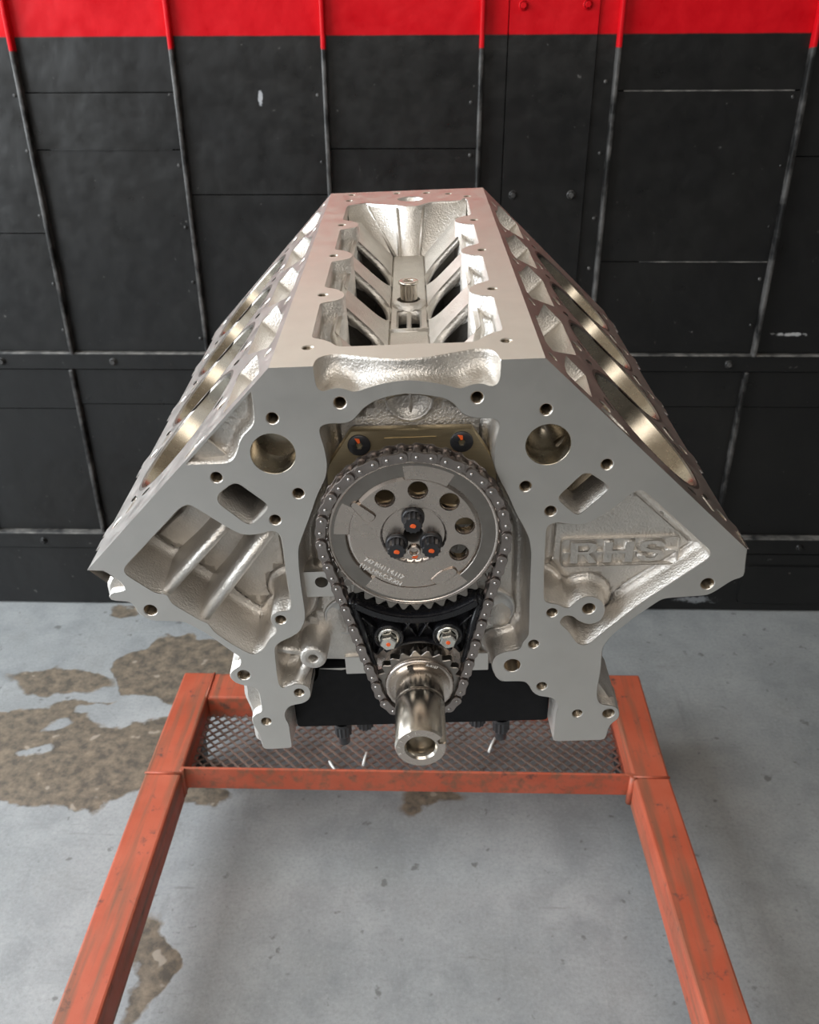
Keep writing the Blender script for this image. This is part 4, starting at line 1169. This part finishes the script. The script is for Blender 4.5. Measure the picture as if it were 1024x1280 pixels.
for x in (-21, 21.6):
    bm = bmesh.new()
    lathe(bm, [(8.4, -4.5), (8.4, -6.4), (7.4, -7.3), (6.2, -7.5)], (x, 0, -206.5), 'y', 32)
    lathe(bm, [(6.2, -7.3), (6.2, -13.0), (5.4, -14.0)], (x, 0, -206.5), 'y', 6, sm=False, a0=0.2, caps=1)
    prism(bm, rounded(circle(x, -206.5, 1.7, 7), 0.4), -14.4, -13.9, mi=1, bevel=0.1)
    link('bolt', bm, [M_BRIGHT, M_MARK], guide)

# ---- black main cap between the skirts with its studs
bm = bmesh.new()
prism(bm, rounded(ccw([(-80, -262), (-41, -262), (-39, -258), (39, -258), (41, -262), (81, -262), (83, -275), (91, -285), (103.5, -287), (103.5, -328.0), (-103.5, -328.0), (-103.5, -285), (-91, -283), (-82, -274)]), 3.0), 27.5, 64, bevel=0.8)
capo = link('main_cap', bm, M_OXIDE, engine)
for x, y, ln in ((-66.5, 34, 10), (66.0, 34, 10), (-48.5, 42, 0), (46.5, 42, 0)):
    bm = bmesh.new()
    lathe(bm, [(7.6, -328.0), (7.6, -331)], (x, y, 0), 'z', 28)
    rings = []
    for z in (-331, -342, -343):
        k = 0.94 if z == -343 else 1.0
        rings.append([bm.verts.new((x + (7.2 if j % 2 else 6.2) * k * cos(pi * j / 12), y + (7.2 if j % 2 else 6.2) * k * sin(pi * j / 12), z)) for j in range(24)])
    for k in range(2):
        for i in range(24): quad(bm, (rings[k][i], rings[k][(i + 1) % 24], rings[k + 1][(i + 1) % 24], rings[k + 1][i]))
    quad(bm, rings[2])
    if ln: lathe(bm, [(5.0, -342.5), (5.0, -342 - ln), (4.2, -343 - ln)], (x, y, 0), 'z', 20, caps=1)
    link('stud_nut', bm, M_BOLT, capo)

# ---- raised cast emblem RHS
bm = bmesh.new()
y0e, y1e = 13.8, 19.0
fr_o = rounded(ccw([(102.6, -164.4), (186.2, -164.9), (185.8, -140.3), (102.2, -139.7)]), 3.5)
fr_i = offset(fr_o, -1.5)
prism(bm, fr_o, y0e, y1e, holes=[fr_i], bevel=0.6, back=False)
def glyph(pts, ox, holes=()):
    f = lambda q: (ox + q[0], -161.4 + q[1])
    prism(bm, ccw([f(q) for q in pts]), y0e + 0.1, y1e, holes=[[f(q) for q in h] for h in holes], bevel=0.8, back=False)
glyph([(0, 18.5), (14, 18.5), (18.2, 17.2), (19.8, 13.6), (18.4, 9.8), (14.8, 8.2), (20.4, 0), (13.6, 0), (9, 7.4), (6.6, 7.4), (6.6, 0), (0, 0)], 108.9, [[(6.6, 14.9), (12.2, 14.9), (13.3, 13.0), (12.2, 11.1), (6.6, 11.1)]])
glyph([(0, 0), (0, 18.5), (7, 18.5), (7, 11.4), (14.8, 11.4), (14.8, 18.5), (21.8, 18.5), (21.8, 0), (14.8, 0), (14.8, 7.2), (7, 7.2), (7, 0)], 132.4)
glyph([(19.8, 12.3), (19.2, 15.5), (16, 18), (11, 18.7), (5.5, 18.4), (1.5, 16.6), (0.2, 13), (2, 9.6), (6, 8.2), (12, 7.5), (13.4, 6.2), (12.3, 4.4), (9.5, 3.9), (7, 4.6), (6.4, 6.4), (-0.3, 6.4), (0.3, 3), (3.5, 0.7), (9, -0.1), (15, 0.3), (18.8, 2), (20.3, 5.6), (18.6, 9.1), (14.8, 10.7), (9, 11.5), (7, 12.5), (7.4, 14), (9.6, 14.8), (12, 14.3), (13, 12.3)], 156.4)
for a, b in ((103.6, 109.2), (128.2, 132.7), (153.8, 157.0), (176.0, 185.4)):
    prism(bm, [(a, -153.0), (b, -153.0), (b, -151.4), (a, -151.4)], y0e + 0.4, y1e, bevel=0.3, back=False)
tag(link('raised_emblem', bm, M_CAST, block), 'raised cast letters RHS inside a rounded frame')

# ------------------------------------------------------------------ loose scraps on the tray
def scrap(pts, label):
    c = Vector(pts[0])
    bm = bmesh.new(); tube(bm, [Vector(p) - c for p in pts], 0.0024, 8)
    o = link('plastic_strip', bm, M_SCRAP, None, scale=1); o.location = c
    tag(o, label, 'scrap', 'white plastic scraps on the mesh tray')
scrap([(-0.121, 1.163, 0.1325), (-0.119, 1.178, 0.1335), (-0.116, 1.196, 0.1325)], 'straight white plastic strip on the mesh just left of the crank snout')
scrap([(-0.184, 1.172, 0.1325), (-0.178, 1.160, 0.1335), (-0.168, 1.147, 0.1325)], 'short white plastic strip against the cross bar, leftmost of the scraps')
scrap([(0.113, 1.203, 0.1325), (0.119, 1.220, 0.1335), (0.128, 1.241, 0.1325)], 'white plastic strip on the mesh below the right-hand stud nuts')
